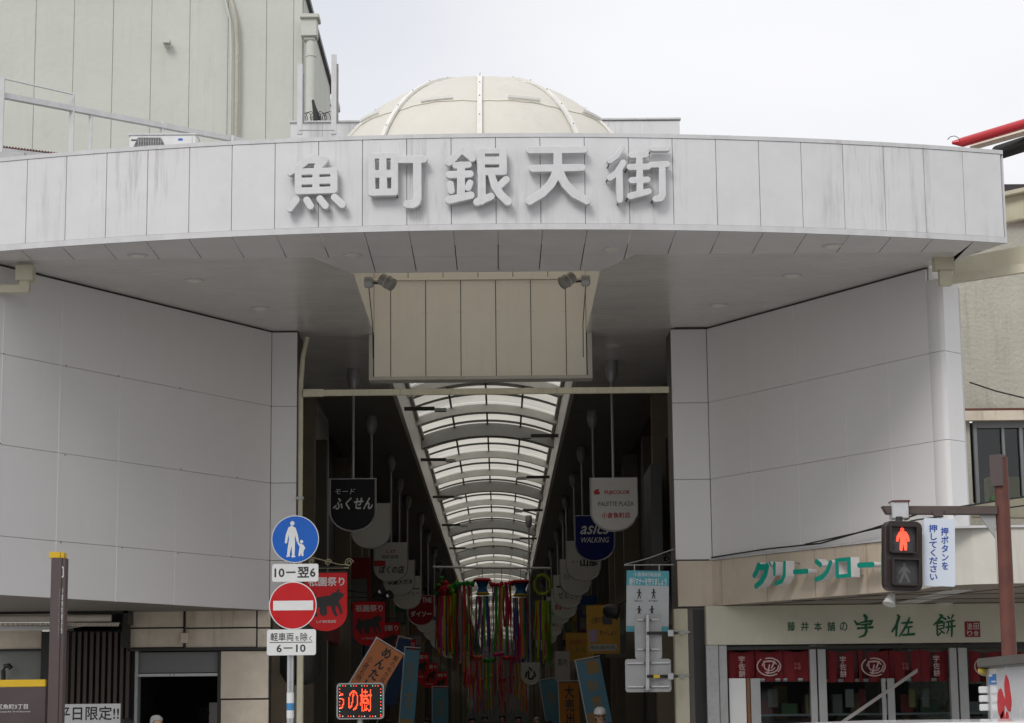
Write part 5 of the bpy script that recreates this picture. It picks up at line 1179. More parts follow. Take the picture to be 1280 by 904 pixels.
poster('yellow_poster', (734, 758, 774, 816), 38, M_OY, 'yellow poster with black lettering and white strip below the navy sign', [('小倉の夏', (-.7, .25, .1, .55), M_TXK, {}), ('わっしょい', (-.2, -.25, .85, -.02), M_TXK, dict(bold=.03)), ('魚町銀天街', (-.8, -.82, .7, -.66), M_TXK, {})], extra=[((-.85, -.88, .8, -.6), M_POSTW), ((-.85, -.5, -.4, .0), M_LILAC), ((0, .2, .55, .6), MATS['charcoal_panel'])])
poster('orange_poster', (708, 792, 742, 826), 44, M_OY, 'orange poster half behind the yellow one', [('わっしょい', (-.3, -.4, .9, .0), M_TXK, {}), ('百万夏まつり', (-.7, .2, .6, .5), M_TXR, {})])
poster('blue_flag', (728, 826, 757, 904), 36, M_BT, 'tall blue flag with tan blocks leaning beside the man in the white cap', [('夏の', (-.4, .0, .5, .35), M_TAN, dict(bold=.05)), ('市', (-.4, -.5, .5, -.1), M_TAN, dict(bold=.05))], 'flag', .18, True, [((-.2, .55, .8, .95), M_TAN), ((-.9, -.95, .4, -.6), M_TAN)])
poster('orange_flag', (700, 855, 724, 925), 42, mat('flag_orange', (.45, .17, .02), .8), 'orange flag with vertical black writing low on the right side', [('大売出し', (-.4, -.9, .5, .9), M_TXK, dict(vertical=True, bold=.03))], 'flag', .03, True)
poster('pale_blue_flag', (681, 852, 701, 925), 48, M_BT, 'narrow pale blue flag left of the orange one', [('祭', (-.4, .2, .5, .6), M_TAN, {})], 'flag', .15, True)
poster('notice_poster', (694, 815, 712, 850), 43, M_POSTW, 'whitish notice poster above the pale blue flag', [('案内', (-.6, .0, .6, .5), M_TXK, {})])
poster('tilted_flag', (452, 806, 490, 866), 31.5, mat('flag_salmon', (.50, .18, .07), .8, 0, .12, 6), 'orange flag with black brush hiragana hanging tilted over the LED board', [('めんたい', (-.25, -.95, .35, .95), M_TXK, dict(vertical=True, bold=.05)), ('鰯のぬか炊き', (.55, -.6, .85, .85), M_TXK, dict(vertical=True)), ('小倉名物', (-.85, -.8, -.5, .3), M_TXK, dict(vertical=True))], 'flag', -.55, True)
poster('left_blue_flag', (502, 815, 520, 925), 37, M_BT, 'tall light blue flag right of the LED board', [('夏の', (-.4, .3, .5, .7), M_TAN, {}), ('市', (-.4, -.3, .5, .1), M_TAN, {})], 'flag', -.08, True, [((-.9, -.9, .9, -.5), M_TAN)])
poster('dark_blue_flag', (488, 800, 504, 880), 38.5, mat('flag_navy', (.03, .07, .16), .8), 'dark navy flag behind the tilted orange flag', [], 'flag', -.25, True)
poster('far_blue_banner', (541, 862, 560, 930), 46, M_BT, 'pale blue flag low at the left of the streamers', [('市', (-.4, .0, .5, .6), M_TAN, {})], 'flag', .0, True)
cl_ = thing('clamp_lights', P(478, 745, 36), 'pair of small black clamp spotlights on a wire left of the streamers', 'lamp')
for dx in (0, 10): part('lamp_head', MB().lathe(P(472 + dx, 742 + dx * .5, 36), [(.04, -.10), (.075, .0), (.085, .12)], 12, (.6, -.5, .35)), M_BLACK, cl_, smooth=True); part('lens', MB().lathe(P(474 + dx, 740 + dx * .5, 35.86), [(.03, 0), (.03, .01)], 10, (.6, -.5, .35)), M_SIGNWHITE, cl_)
part('wire', MB().tube([P(410, 735, 36), P(440, 739, 36), P(472, 742, 36)], .015, 6), M_BLACK, cl_)
cl_ = thing('wall_spotlight', P(768, 765, 36), 'black spotlight on an arm in front of the yellow poster', 'lamp')
part('head', MB().lathe(P(763, 764, 35.5), [(.06, -.12), (.12, -.05), (.13, .14)], 14, (1, -.2, -.15)), M_BLACK, cl_, smooth=True); part('arm', MB().tube([P(768, 758, 35.6), P(785, 750, 35.6)], .02, 6), M_BLACK, cl_)

# projecting shop signs down both side walls
pcol = [((.45, .03, .03), 'red'), ((.50, .36, .05), 'yellow'), ((.45, .44, .40), 'white'), ((.04, .12, .35), 'blue'), ((.05, .22, .10), 'green'), ((.50, .20, .04), 'orange'), ((.16, .05, .12), 'purple'), ((.05, .05, .05), 'black')]
random.seed(3)
for side in (-1, 1):
    for i in range(8):
        Y = 44 + i * 4.6 + random.uniform(-.4, .4); c_, cn = pcol[(i * 3 + (side > 0) * 2) % 8]; z = random.choice([3.0, 3.6, 4.3]) + random.uniform(-.15, .15)
        hh_ = random.choice([.6, .8, 1.1]); ww_ = random.choice([.4, .5]); xw = -3.33 if side < 0 else 2.83; xc = xw - side * (ww_ / 2 + .12)
        t = thing('projecting_sign', (xw, Y, z), '%s unlettered projecting sign box on the %s arcade wall' % (cn, 'left' if side < 0 else 'right'), 'sign', 'projecting wall signs inside the arcade')
        part('sign_box', MB().box(xc - ww_ / 2, xc + ww_ / 2, Y, Y + .12, z - hh_ / 2, z + hh_ / 2), mat('proj_' + cn, tuple(q * .45 for q in c_), .4, 0, .08, 4, spec=.2), t, .015)
        part('face_panel', MB().box(xc - ww_ * .36, xc + ww_ * .36, Y - .012, Y - .001, z - hh_ * .38, z + hh_ * .1), mat('proj_dark', (.10, .10, .095), .4), t, .004)
        part('bracket', MB().box(min(xw, xc), max(xw, xc), Y + .04, Y + .08, z + hh_ * .3, z + hh_ * .3 + .04), M_DARK, t); part('bracket', MB().box(min(xw, xc), max(xw, xc), Y + .04, Y + .08, z - hh_ * .3, z - hh_ * .3 + .04), M_DARK, t)

# LED board
led = thing('led_board', P(450, 900, 29.0), 'dot matrix board in a rounded grey frame showing red glowing characters', 'LED sign')
LD = front(29.0)
rrect(LD, 420.5, 853.5, 480, 899.5, 4.5, -.15, 0, M_SILV, led, 'frame'); rrect(LD, 422.5, 855.3, 478, 897.8, 3.5, .001, .006, M_BLACK, led, 'screen')
def dots(body, rect, pitch, r, mt, name, label=None, clip=None, vs=1.0):
    c = bpy.data.curves.new('t', 'FONT'); c.body = body; c.resolution_u = 2; ob = bpy.data.objects.new('t', c); me = bpy.data.meshes.new_from_object(ob); bpy.data.objects.remove(ob); bpy.data.curves.remove(c)
    from mathutils.bvhtree import BVHTree
    bv = BVHTree.FromPolygons([v.co.copy() for v in me.vertices], [tuple(p.vertices) for p in me.polygons])
    xs = [v.co.x for v in me.vertices]; ys = [v.co.y for v in me.vertices]; bpy.data.meshes.remove(me)
    a0, b0 = LD.uv(rect[0], rect[3]); a1, b1 = LD.uv(rect[2], rect[1]); mb = MB(); nx_ = int((a1 - a0) / pitch); ny_ = int((b1 - b0) / pitch)
    for i in range(nx_ + 1):
        for j in range(ny_ + 1):
            if clip and i < clip: continue
            x = min(xs) + (max(xs) - min(xs)) * i / nx_; y = min(ys) + (max(ys) - min(ys)) * j / ny_
            if bv.ray_cast(Vector((x, y, 1)), Vector((0, 0, -1)))[0] is not None:
                p = LD.w(a0 + i * pitch, b0 + j * pitch, .008); mb.poly([p + Vector((r * math.cos(q), 0, r * math.sin(q))) for q in (0, 1.047, 2.094, 3.1416, 4.189, 5.236)][::-1])
    return part(name, mb, mt, led, label=label)
dots('の', (435, 862, 449, 889), .0130, .0078, M_LED, 'led_character'); dots('樹', (449.5, 861, 464.5, 890), .0115, .0068, M_LED, 'led_character'); dots('う', (420, 866, 431, 888), .0130, .0078, M_LED, 'led_character', clip=5)
bd = {0: MB(), 1: MB(), 2: MB()}
k = 0
for i in range(16):
    for (x, y) in ((425 + i * 3.4, 857.5), (425 + i * 3.4, 895.5)):
        if (i + (y > 880)) % 4 < 3: bd[(0, 1, 2, 0)[(i * 7 + int(y)) % 4]].lathe(P(x, y, 28.99), [(.0075, 0), (.0075, .002)], 6, (0, -1, 0))
for i in range(9):
    for (x, y) in ((424.6, 861.5 + i * 4), (476, 861.5 + i * 4)): bd[(0, 1, 2, 0)[(i * 3 + int(x)) % 4]].lathe(P(x, y, 28.99), [(.0075, 0), (.0075, .002)], 6, (0, -1, 0))
for i, m_ in ((0, M_LED), (1, M_LEDG), (2, M_LEDW)): part('border_lights', bd[i], m_, led, stuff=True)
part('stand', MB().tube([P(450, 898, 29.08), (P(450, 898, 29.08).x, 29.08, .12)], .04, 8), M_GREYMET, led)

# road signs left
rs = thing('road_sign_post', P(363, 900, 26.8), 'grey pole carrying the round blue walkers sign above the red no-entry sign', 'sign')
RS = front(26.7)
q = P(363.5, 800, 26.8); part('pole', MB().tube([(q.x, 26.8, .12), (q.x, 26.8, P(363, 668, 26.8).z)], .046, 14), M_SILV, rs, smooth=True)
q2 = P(372, 800, 26.95); 
pb_ = part('pole_sticker', MB().lathe((q.x, 26.8, P(363, 888, 26.8).z), [(.048, 0), (.048, .09)], 14), mat('sticker_blue', (.05, .25, .5), .5), rs); part('pole_sticker', MB().lathe((q.x, 26.8, P(363, 880, 26.8).z), [(.0475, -.18), (.0475, .14)], 14), M_SIGNWHITE, rs)
def disc(pl, cx, cy, r, d0, d1, m_, parent, name):
    a, b = pl.uv(cx, cy); rr_ = r * 26.7 / 2600 * 1.0; return part(name, MB().lathe(pl.w(a, b, d0), [(rr_, 0), (rr_, d1 - d0)], 48, pl.n), m_, parent)
bs = disc(RS, 369, 674, 29.6, -.01, 0, M_SIGNWHITE, rs, 'round_plate'); bs['label'] = 'blue walkers plate'
disc(RS, 369, 674, 28.6, .0005, .003, M_SIGNBLUE, bs, 'blue_field')
mf = lambda x, y: (320 + x / 3.3, 630 + y / 3.3)
shape([[(150, 80, 9)], [(147, 100, 10), (148, 125, 14), (148, 150, 11)], [(138, 102, 6), (128, 130, 5.5), (124, 158, 5)], [(158, 102, 6), (167, 128, 5.5), (172, 152, 5)], [(144, 150, 8), (137, 185, 6.5), (133, 212, 5)], [(153, 150, 8), (154, 185, 6.5), (154, 214, 5)], [(128, 216, 3), (136, 214, 4)], [(150, 217, 4), (160, 217, 3)]],
      RS, mf, M_SIGNWHITE, bs, .0035, .005, 'adult_figure', res=110)
shape([[(188, 156, 7)], [(186, 170, 6), (187, 185, 8)], [(180, 170, 3.5), (173, 158, 3.5)], [(194, 172, 3.5), (200, 184, 3.5)], [(184, 188, 5), (179, 212, 4)], [(190, 188, 5), (192, 212, 4)], [(188, 190, 10), (187, 194, 10)]], RS, mf, M_SIGNWHITE, bs, .0035, .005, 'child_figure', res=90)
ne = disc(RS, 366, 757, 29.6, -.01, 0, M_SIGNWHITE, rs, 'round_plate'); ne['label'] = 'red no-entry plate'; disc(RS, 366, 757, 28.4, .0005, .003, M_SIGNRED, ne, 'red_field'); part('white_bar', MB().pslab(RS, 341.5, 751, 391.5, 763, .0035, .005), M_SIGNWHITE, ne)
p1_ = rrect(RS, 340, 704.5, 398, 727.5, 2.5, -.012, -.002, M_SIGNWHITE, rs, 'time_plate'); text('10－翌6', RS, (343, 708.5, 394.5, 722.5), M_INK, p1_, .002, -.0015, .035)
p2_ = rrect(RS, 333.5, 786.5, 395, 819.5, 2.5, -.012, -.002, M_SIGNWHITE, rs, 'time_plate')
text('軽車両', RS, (338, 791, 367, 801.5), M_INK, p2_, .002, -.0015, .01); text('を', RS, (369, 795, 374, 801), M_INK, p2_, .002, -.0015); text('除', RS, (375.5, 791, 384.5, 801.5), M_INK, p2_, .002, -.0015, .01); text('く', RS, (386, 795, 390, 801.5), M_INK, p2_, .002, -.0015)
part('rule', MB().pslab(RS, 337, 802.6, 390.5, 803.4, -.0015, .0005), M_INK, p2_); text('6－10', RS, (345.5, 805.5, 382, 815.5), M_INK, p2_, .002, -.0015, .035)
for y in (672, 716, 757, 802): part('bracket', MB().lathe((q.x, 26.8, P(363, y, 26.8).z - .03), [(.055, 0), (.055, .06)], 12).box(q.x - .02, q.x + .08, 26.71, 26.78, P(363, y, 26.8).z - .02, P(363, y, 26.8).z + .02), M_GREYMET, rs)
cpst = thing('cream_jamb_post', (-2.9, 30, 0), 'cream steel post standing directly right of the road sign pole', 'post')
part('post', MB().pslab(front(29.9), 371, 800, 378.5, 1010, -.15, 0), M_CREAM, cpst, .006)

# brown street map stand
bmp = thing('brown_map_stand', P(60, 900, 20), 'brown district map stand with yellow caps at the left edge', 'sign')
BM = front(20)
part('post', MB().pslab(BM, 61.5, 697.5, 74.8, 1080, -.06, 0).pslab(Plane((0, 20.0, 0)), 74.8, 697.5, 79.5, 1080, -.14, -.012), M_BROWNP, bmp, .003)
part('yellow_cap', MB().pslab(BM, 61.3, 690, 75, 697.4, -.061, .001).pslab(BM, 75, 690.5, 79.7, 697.4, -.141, -.011), M_YEL, bmp, .002)
part('map_panel', MB().pslab(BM, -60, 859.5, 56, 1080, -.09, -.03), mat('map_panel_brown', (.075, .055, .055), .4), bmp, .003)
part('yellow_strip', MB().pslab(BM, -60, 850, 56, 859, -.10, -.028), M_YEL, bmp, .003)
text('小倉北区魚町3丁目', BM, (-26, 880, 34, 887), M_TXW, bmp, .002, -.0295, .01); text('Kokurakita-ku, Uomachi 3-Chome', BM, (-44, 888.5, 37, 891.5), M_TXW, bmp, .002, -.0295)
emb = shape([[(77.1, 710, 2.1), (77.1, 720, 2.1)]], BM, lambda x, y: (x, y), M_TXW, bmp, -.0115, -.0095, 'emblem', res=60); shape([[(77.1, 711, 1.1), (77.1, 719, 1.1)]], BM, lambda x, y: (x, y), M_BROWNP, emb, -.009, -.008, 'emblem_centre', res=50)
text('小倉魚町銀天街', BM, (75.6, 734, 79.0, 792), M_TXW, bmp, .002, -.0115, .02, vertical=True); text('UOMACHI GINTENGAI', Plane(BM.o), (73.0, 736, 74.2, 800), M_TXW, bmp, .002, .001, vertical=True)

# pedestrian signal
sgp = thing('signal_pole', P(1256, 800, 18.5), 'rusty red-brown pole with arm carrying the pedestrian signal', 'pole')
t0, t1 = P(1250.5, 572, 18.5), P(1261.5, 815, 18.5); dr = (t1 - t0) / (t0.z - t1.z); base = t0 + dr * (t0.z - .12)
part('pole', MB().tube([t0, base], .062, 16, .075), M_RUST, sgp, smooth=True)
part('pole_head', MB().tube([t0 + Vector((-.03, -.02, .02)), t0 + Vector((-.03, -.02, -.26))], .075, 4), M_BROWNP, sgp)
PS = Plane((0, 18.45, 0))
part('cross_arm', MB().prism(PS, [PS.uv(*q) for q in ((1103, 632.5), (1109, 642.5), (1247, 643), (1247, 632.5))][::-1], -.1, 0), mat('arm_brown', (.10, .075, .065), .5, 0, .3, 8), sgp, .004)
part('gusset', MB().prism(PS, [PS.uv(*q) for q in ((1225, 643), (1246, 673), (1246, 643))][::-1], -.06, -.04), M_GREYMET, sgp)
part('plate_hanger', MB().prism(PS, [PS.uv(*q) for q in ((1163, 638), (1168, 646), (1177, 646), (1182, 638))][::-1], -.03, .01), M_BROWNP, sgp, .004)
part('junction_box', MB().pslab(PS, 1114.5, 627, 1134.5, 648.5, -.13, .05), mat('box_grey', (.55, .56, .58), .5, 0, .15, 12), sgp, .006); part('box_trim', MB().pslab(PS, 1114, 626, 1136, 628, -.14, .06).pslab(PS, 1133.5, 626, 1136, 649, -.14, .02), M_RUST, sgp)
sgn2 = thing('pedestrian_signal', P(1130, 695, 18.4), 'black pedestrian signal head lit with a red standing man', 'traffic light')
rot = -.035; HP = Plane(P(1130, 695, 18.3), (math.cos(rot) * .995, .1, math.sin(rot)), (math.sin(-rot) * 1.0, 0, math.cos(rot)))
rrect(HP, 1107, 652, 1153, 738, 9, -.13, 0, M_SIGBLK, sgn2, 'housing', bevel=.006)
hgr = part('hanger', MB().tube([P(1124, 646, 18.4), P(1124, 654, 18.4)], .03, 8), M_DARK, sgn2)
SGM = crop(1080, 610, 5.32)
for i, (r, lab) in enumerate((((172, 262, 338, 425), 'lit red upper lens'), ((188, 482, 354, 640), 'dark lower lens'))):
    a = SGM(r[0] - 10, r[1] - 12); b = SGM(r[2] + 8, r[3] + 8)
    o_ = shape([], HP, lambda x, y: (x, y), M_SIGBLK, sgn2, .001, .06, 'visor', rects=[(a[0], a[1], b[0], b[1], 3)], cuts=[(a[0] + 2.1, a[1] + 2.4, b[0] - 1.6, b[1] + (9 if i == 9 else -1.6))], res=80)
    le = part('lens', MB().pslab(HP, a[0] + 1.5, a[1] + 1.5, b[0] - 1, b[1] - 1, .001, .004), M_LENS, sgn2, label=lab)
    if i == 0:
        shape([[(252, 278, 13)], [(256, 305, 20), (258, 335, 20), (260, 355, 19)], [(240, 302, 12), (226, 325, 10), (220, 350, 8)], [(272, 302, 12), (287, 325, 10), (293, 350, 8)], [(250, 355, 12), (247, 385, 11), (245, 410, 9)], [(271, 355, 12), (274, 385, 11), (275, 408, 9)]], HP, SGM, M_REDMAN, le, .006, .009, 'red_man', res=110)
    else:
        shape([[(268, 510, 12)], [(268, 535, 15), (268, 570, 14)], [(262, 572, 9), (240, 625, 8)], [(274, 572, 9), (298, 622, 8)], [(258, 530, 7), (236, 565, 6)], [(278, 530, 7), (302, 562, 6)]], HP, SGM, M_GHOST, le, .005, .0056, 'unlit_man', res=90)
bt = thing('push_button_plate', P(1175, 690, 18.4), 'white plate with blue vertical writing hanging beside the pedestrian signal', 'sign')
rot = -.035; BPP = Plane(P(1175, 690, 18.4), (math.cos(rot), 0, math.sin(rot)), (math.sin(-rot), 0, math.cos(rot)))
rrect(BPP, 1155, 648.5, 1193.5, 732.5, 2.5, -.01, 0, mat('plate_white', (.62, .68, .76), .35, 0, .04), bt, 'plate')
M_BLUEINK = mat('blue_ink', (.02, .07, .36), .4)
text('押ボタンを', BPP, (1176.5, 659.5, 1185.5, 712), M_BLUEINK, bt, .002, .001, .025, vertical=True); text('押してください', BPP, (1161.5, 656, 1171.5, 725), M_BLUEINK, bt, .002, .001, .025, vertical=True)

# delivery truck
tk = thing('box_truck', (4.7, 14, 0), 'small white box truck with a red emblem at the right edge', 'truck')
TX = 4.08; ty1 = 17.0; ty0 = 12.6; tz = P(1234, 828, 17).z
q = P(1234, 830, ty1); TX = q.x; q3 = PX(1290, 812, TX)
part('box_body', MB().box(TX, TX + 1.6, ty0, ty1, .75, q.z - .03), M_CAR, tk, .01)
part('roof_cap', MB().box(TX - .07, TX + 1.67, ty0 - .05, ty1 + .06, q.z - .03, q.z + .045), mat('truck_trim', (.12, .115, .10), .5, 0, .2, 5), tk, .008)
part('side_joint', MB().box(TX - .008, TX, ty1 - 1.36, ty1 - 1.33, .8, q.z - .04), M_GREYMET, tk); part('corner_rail', MB().box(TX - .012, TX + .03, ty1 - .06, ty1 + .012, .75, q.z - .04), M_SILV, tk, .003)
part('marker_lamp', MB().lathe((TX - .02, ty1 + .02, q.z - .09), [(.03, 0), (.055, .02), (.055, .05), (.03, .06)], 12), mat('amber', (.35, .27, .03), .3), tk, smooth=True)
for y in (862, 873, 884): 
    zz = P(1229, y, ty1).z; part('hinge', MB().box(TX - .07, TX, ty1 - .0, ty1 + .05, zz - .03, zz + .025), M_SIGNWHITE, tk, .005)
TP = Plane((TX, 0, 0), (0, -1, 0), (0, 0, 1))
M_LOGO = mat('emblem_red', (.60, .04, .05), .4)
a4 = crop(1060, 740, 5.514)
shape([[(1094, 610, 7), (1098, 660, 14), (1108, 740, 16), (1118, 800, 5)], [(1056, 715, 10), (1056, 770, 20), (1052, 815, 9)], [(1066, 720, 4), (1088, 765, 4), (1105, 800, 3)]], TP, a4, M_LOGO, tk, .002, .005, 'rabbit_ear_emblem' if False else 'red_emblem', res=120)
shape([[(1062, 885, 8), (1075, 850, 6)], [(1100, 870, 9), (1100, 905, 9)], [(1068, 905, 6), (1110, 905, 6)]], TP, a4, M_LOGO, tk, .002, .005, 'red_emblem', res=90)
part('sticker', MB().pslab(TP, 1235.5, 843, 1245.5, 855.5, .001, .004), mat('sticker_sky', (.05, .22, .55), .4), tk); part('sticker', MB().pslab(TP, 1235.5, 843, 1241, 846, .0045, .006).pslab(TP, 1240, 851, 1245.5, 853, .0045, .006), M_SIGNWHITE, tk)
part('cab', MB().hexa([(TX + .08, ty0 - 1.35, .45), (TX + 1.5, ty0 - 1.35, .45), (TX + 1.5, ty0 - .95, 1.75), (TX + .08, ty0 - .95, 1.75)], [(TX + .05, ty0 - .1, .45), (TX + 1.53, ty0 - .1, .45), (TX + 1.53, ty0 - .1, 1.8), (TX + .05, ty0 - .1, 1.8)]), M_CAR, tk, .04)
part('windscreen', MB().hexa([(TX + .2, ty0 - 1.27, 1.0), (TX + 1.4, ty0 - 1.27, 1.0), (TX + 1.38, ty0 - 1.02, 1.68), (TX + .22, ty0 - 1.02, 1.68)], [(TX + .2, ty0 - 1.2, 1.0), (TX + 1.4, ty0 - 1.2, 1.0), (TX + 1.38, ty0 - .98, 1.68), (TX + .22, ty0 - .98, 1.68)]), M_BLACK, tk)
part('chassis', MB().box(TX + .2, TX + 1.4, ty0 - 1.1, ty1 - .1, .35, .72), M_DARK, tk)
for x in (TX + .02, TX + 1.38):
    for y in (ty0 - .7, ty1 - .9):
        wl_ = part('wheel', MB().lathe((x, y, .29), [(.16, 0), (.29, .01), (.30, .1), (.29, .19), (.16, .2)], 20, (1, 0, 0)), M_TYRE, tk, smooth=True); part('hub', MB().lathe((x - .01, y, .29), [(.14, 0), (.1, .22)], 12, (1, 0, 0)), M_SILV, wl_)
# white estate car crossing in front
car = thing('white_car', (3.4, 9.4, 0), 'white car whose roof edge shows along the bottom right', 'car')
cz = P(1060, 900.6, 10.2).z; cx0 = P(836, 902, 10.2).x - .25
pf = [(0, .35), (0, .85), (.12, 1.02), (.28, cz - .10), (.50, cz - .02), (1.2, cz), (2.2, cz), (2.9, cz - .06), (3.55, 1.0), (4.2, .88), (4.35, .7), (4.35, .35)]
CP = Plane((cx0, 8.6, 0)); part('body', MB().prism(CP, pf, -1.6, 0), M_CAR, car, .06, True)
part('side_window', MB().prism(CP, [(.30, .98), (.42, cz - .12), (1.3, cz - .1), (1.3, .98)], .001, .006).prism(CP, [(1.36, .98), (1.36, cz - .1), (2.3, cz - .1), (2.3, .98)], .001, .006).prism(CP, [(2.36, .98), (2.36, cz - .1), (2.85, cz - .14), (3.35, .98)], .001, .006), M_BLACK, car)
part('windscreen', MB().prism(CP, [(2.98, cz - .14), (3.5, 1.03), (3.56, 1.03), (3.02, cz - .12)][::-1], -1.45, -.15), M_BLACK, car)
for x in (.85, 3.5):
    for y in (8.6, 10.02): wl_ = part('wheel', MB().lathe((cx0 + x, y, .3), [(.18, 0), (.3, .01), (.31, .09), (.3, .17), (.18, .18)], 22, (0, 1, 0)), M_TYRE, car, smooth=True); part('rim', MB().lathe((cx0 + x, y - .01, .3), [(.17, 0), (.15, .2)], 14, (0, 1, 0)), M_SILV, wl_)
part('headlight', MB().slab(CP, 4.1, .66, 4.34, .8, -.4, .004), M_SIGNWHITE, car, .01); part('tail_light', MB().slab(CP, .0, .8, .1, 1.0, -.2, .005), M_REDP, car, .008); part('door_handle', MB().slab(CP, 1.1, .86, 1.25, .89, .002, .02).slab(CP, 2.1, .86, 2.25, .89, .002, .02), M_CAR, car)

# ------------------------------------------------------------------ people
def skin_mesh(name, J, E, R_, mt, root=0, sub=1):
    me = bpy.data.meshes.new(name); me.from_pydata(J, E, []); ob = bpy.data.objects.new(name, me); COL.objects.link(ob)
    md = ob.modifiers.new('s', 'SKIN'); md.use_smooth_shade = True
    for v, r in zip(me.skin_vertices[0].data, R_): v.radius = r if isinstance(r, tuple) else (r, r)
    me.skin_vertices[0].data[root].use_root = True
    sb_ = ob.modifiers.new('u', 'SUBSURF'); sb_.levels = sub; sb_.render_levels = sub
    dg = bpy.context.evaluated_depsgraph_get(); r = bpy.data.meshes.new_from_object(ob.evaluated_get(dg)); bpy.data.objects.remove(ob)
    r.name = name; r.materials.clear(); r.materials.append(mt); return r
def body_mesh(mt):
    # pelvis, spine, neck, head; arms; legs (feet on z = 0), looking towards -Y, 1.62 m
    J = [(0, 0, .90), (0, 0, 1.08), (0, 0, 1.27), (0, .01, 1.37), (0, .0, 1.44), (0, -.012, 1.51), (0, -.005, 1.57),
         (-.16, 0, 1.31), (-.21, .02, 1.06), (-.22, -.05, .84), (-.22, -.07, .77), (-.225, -.075, .70),
         (.16, 0, 1.31), (.21, .02, 1.06), (.22, -.05, .84), (.22, -.07, .77), (.225, -.075, .70),
         (-.09, 0, .84), (-.10, -.015, .48), (-.10, .02, .09), (-.11, -.13, .04),
         (.09, 0, .84), (.10, -.015, .48), (.10, .02, .09), (.11, -.13, .04),
         (-.20, -.10, .75), (.20, -.10, .75)]
    E = [(0, 1), (1, 2), (2, 3), (3, 4), (4, 5), (5, 6), (2, 7), (7, 8), (8, 9), (9, 10), (10, 11), (2, 12), (12, 13), (13, 14), (14, 15), (15, 16), (0, 17), (17, 18), (18, 19), (19, 20), (0, 21), (21, 22), (22, 23), (23, 24), (10, 25), (15, 26)]
    R_ = [(.14, .10), (.12, .09), (.14, .10), .055, (.066, .072), (.078, .094), (.062, .075), .055, .042, .032, (.036, .018), (.026, .012), .055, .042, .032, (.036, .018), (.026, .012), .085, .056, .04, .03, .085, .056, .04, .03, .010, .010]
    return skin_mesh('body', J, E, R_, mt, 0, 2)
BM_ = body_mesh(M_SKIN)
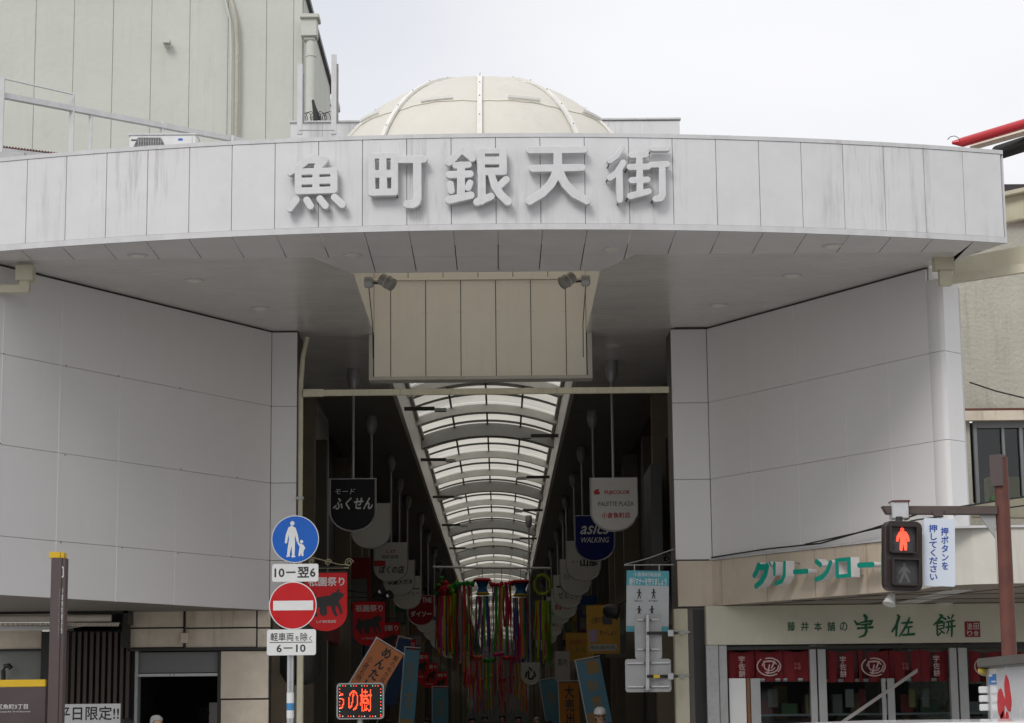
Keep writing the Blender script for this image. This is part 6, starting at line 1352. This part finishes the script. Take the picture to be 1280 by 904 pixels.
# face details shared by everyone: joined into the one body mesh so the figure stays one continuous body with a nose, brows and ears
def face_bits():
    mb = MB()
    mb.lathe((0, -.105, 1.475), [(.017, 0), (.013, .022), (.006, .04)], 8, (0, .25, 1))
    for s in (-1, 1): mb.lathe((s * .080, .0, 1.47), [(.004, 0), (.016, .02), (.014, .04), (.004, .055)], 8)
    return mb
def shirt_mb(loose=.012):
    return None
def person(px, ytop, Y, label, shirt, hair, kind='short', group=None, face=True, rotz=0.):
    top = P(px, ytop, Y); k = (top.z - .12) / (1.645 if kind != 'cap' else 1.665)
    t = thing('person', (top.x, Y, .12), label, 'person', group); t.scale = (k, k, k); t.rotation_euler = (0, 0, rotz)
    def sub(o, par=None):
        o.parent = par or t; o.matrix_parent_inverse = Matrix.Identity(4); return o
    b = sub(link('body', BM_))
    f = sub(link('face_features', face_bits().mesh('face_features', M_SKIN, smooth=True)), b)
    sh = skin_mesh('shirt', [(0, 0, .86), (0, 0, 1.08), (0, 0, 1.27), (0, .01, 1.345), (-.17, 0, 1.31), (-.215, .02, 1.08), (.17, 0, 1.31), (.215, .02, 1.08)], [(0, 1), (1, 2), (2, 3), (2, 4), (4, 5), (2, 6), (6, 7)], [(.165, .125), (.15, .115), (.165, .12), (.075, .07), .075, .06, .075, .06], mat('shirt_%s' % '_'.join('%d' % (c * 100) for c in shirt), shirt, .8, 0, .15, 12), 0, 2)
    sub(link('shirt', sh))
    tr = skin_mesh('trousers', [(0, 0, .92), (-.09, 0, .84), (-.10, -.015, .48), (-.10, .02, .10), (.09, 0, .84), (.10, -.015, .48), (.10, .02, .10)], [(0, 1), (1, 2), (2, 3), (0, 4), (4, 5), (5, 6)], [(.155, .12), .10, .075, .065, .10, .075, .065], mat('trousers_dark', (.03, .03, .04), .8), 0, 2)
    sub(link('trousers', tr))
    hm = mat('hair_%s' % '_'.join('%d' % (c * 100) for c in hair), hair, .55, 0, .3, 60, bump=.5, bscale=120)
    mb = MB(); n = 20; prof = [(.086, -.015), (.094, .02), (.092, .055), (.078, .09), (.05, .112), (.015, .12)]
    mb.lathe((0, .012, 1.515), prof, n, (0, .08, 1))
    for v in mb.v:      # uneven outline, hairline higher over the forehead
        a = math.atan2(v.y, v.x); w_ = 1 + .035 * math.sin(a * 7 + v.z * 40) ; v.x *= w_; v.y = .012 + (v.y - .012) * w_ * 1.12
        if v.y < -.04 and v.z < 1.56: v.z += .05
        if v.y > .02 and v.z < 1.53: v.z -= .06
    sub(link('hair', mb.mesh('hair', hm, smooth=True)))
    if kind == 'cap':
        mb = MB(); mb.lathe((0, .005, 1.535), [(.104, 0), (.108, .03), (.102, .065), (.085, .10), (.05, .125), (.01, .13)], 24, (0, .05, 1))
        for v in mb.v: v.y = (v.y - .005) * 1.12 + .005
        sub(link('white_cap', mb.mesh('white_cap', mat('cap_white', (.70, .70, .68), .7, 0, .1, 20), smooth=True)))
        gl = MB()
        for s in (-1, 1): gl.tube([Vector((s * .034 + .024 * math.cos(a), -.112, 1.505 + .016 * math.sin(a))) for a in [i * .698 for i in range(10)]], .0035, 5)
        gl.tube([(-.012, -.114, 1.507), (.012, -.114, 1.507)], .003, 4).tube([(.058, -.108, 1.507), (.086, -.01, 1.51)], .003, 4).tube([(-.058, -.108, 1.507), (-.086, -.01, 1.51)], .003, 4)
        sub(link('glasses', gl.mesh('glasses', M_BLACK)))
    ey = MB()
    for s in (-1, 1): ey.lathe((s * .032, -.098, 1.505), [(.001, 0), (.011, .003), (.001, .006)], 8, (0, -1, 0))
    ey.tube([(-.022, -.098, 1.448), (0, -.103, 1.446), (.022, -.098, 1.448)], .004, 4); sub(link('eyes_and_mouth', ey.mesh('eyes_and_mouth', mat('dark_feature', (.05, .02, .02), .5))), b)
    return t
person(750, 883.5, 32.0, 'person in white cap and glasses walking out of the arcade on the right', (.5, .5, .5), (.02, .02, .02), 'cap')
person(196, 893, 28.4, 'grey-haired person passing the dark doorway', (.3, .25, .22), (.52, .52, .52), rotz=.6)
person(158, 897, 28.3, 'black-haired person just left of the grey-haired one', (.1, .1, .15), (.02, .018, .015), rotz=-.8)
pl5 = [(484, 899, 38, (.2, .2, .2)), (505, 899, 41, (.3, .1, .1)), (533, 898, 44, (.15, .2, .3)), (590, 896, 46, (.35, .33, .3)), (606, 894, 48, (.1, .1, .1)), (628, 893, 50, (.3, .3, .35)), (648, 894, 47, (.08, .1, .08)), (671, 896, 44, (.4, .4, .4)), (686, 900, 40, (.2, .1, .1))]
lb5 = ['dark-haired head at the foot of the left flags', 'dark-haired head below the light blue flag', 'dark-haired head left of the streamers', 'head under the left streamers, first of the central group', 'head under the streamers, second of the central group', 'head under the centre streamer, third of the central group', 'head right of the centre streamer', 'light-haired head at the foot of the orange flag', 'dark-haired head nearest the blue leaning flag']
for (px, y, Y, c), lb in zip(pl5, lb5): person(px, y, Y, lb, c, (.45, .42, .38) if px == 671 else (.02, .018, .015), group='shoppers deep in the arcade', rotz=random.uniform(-.5, .5))
bpy.context.view_layer.update()
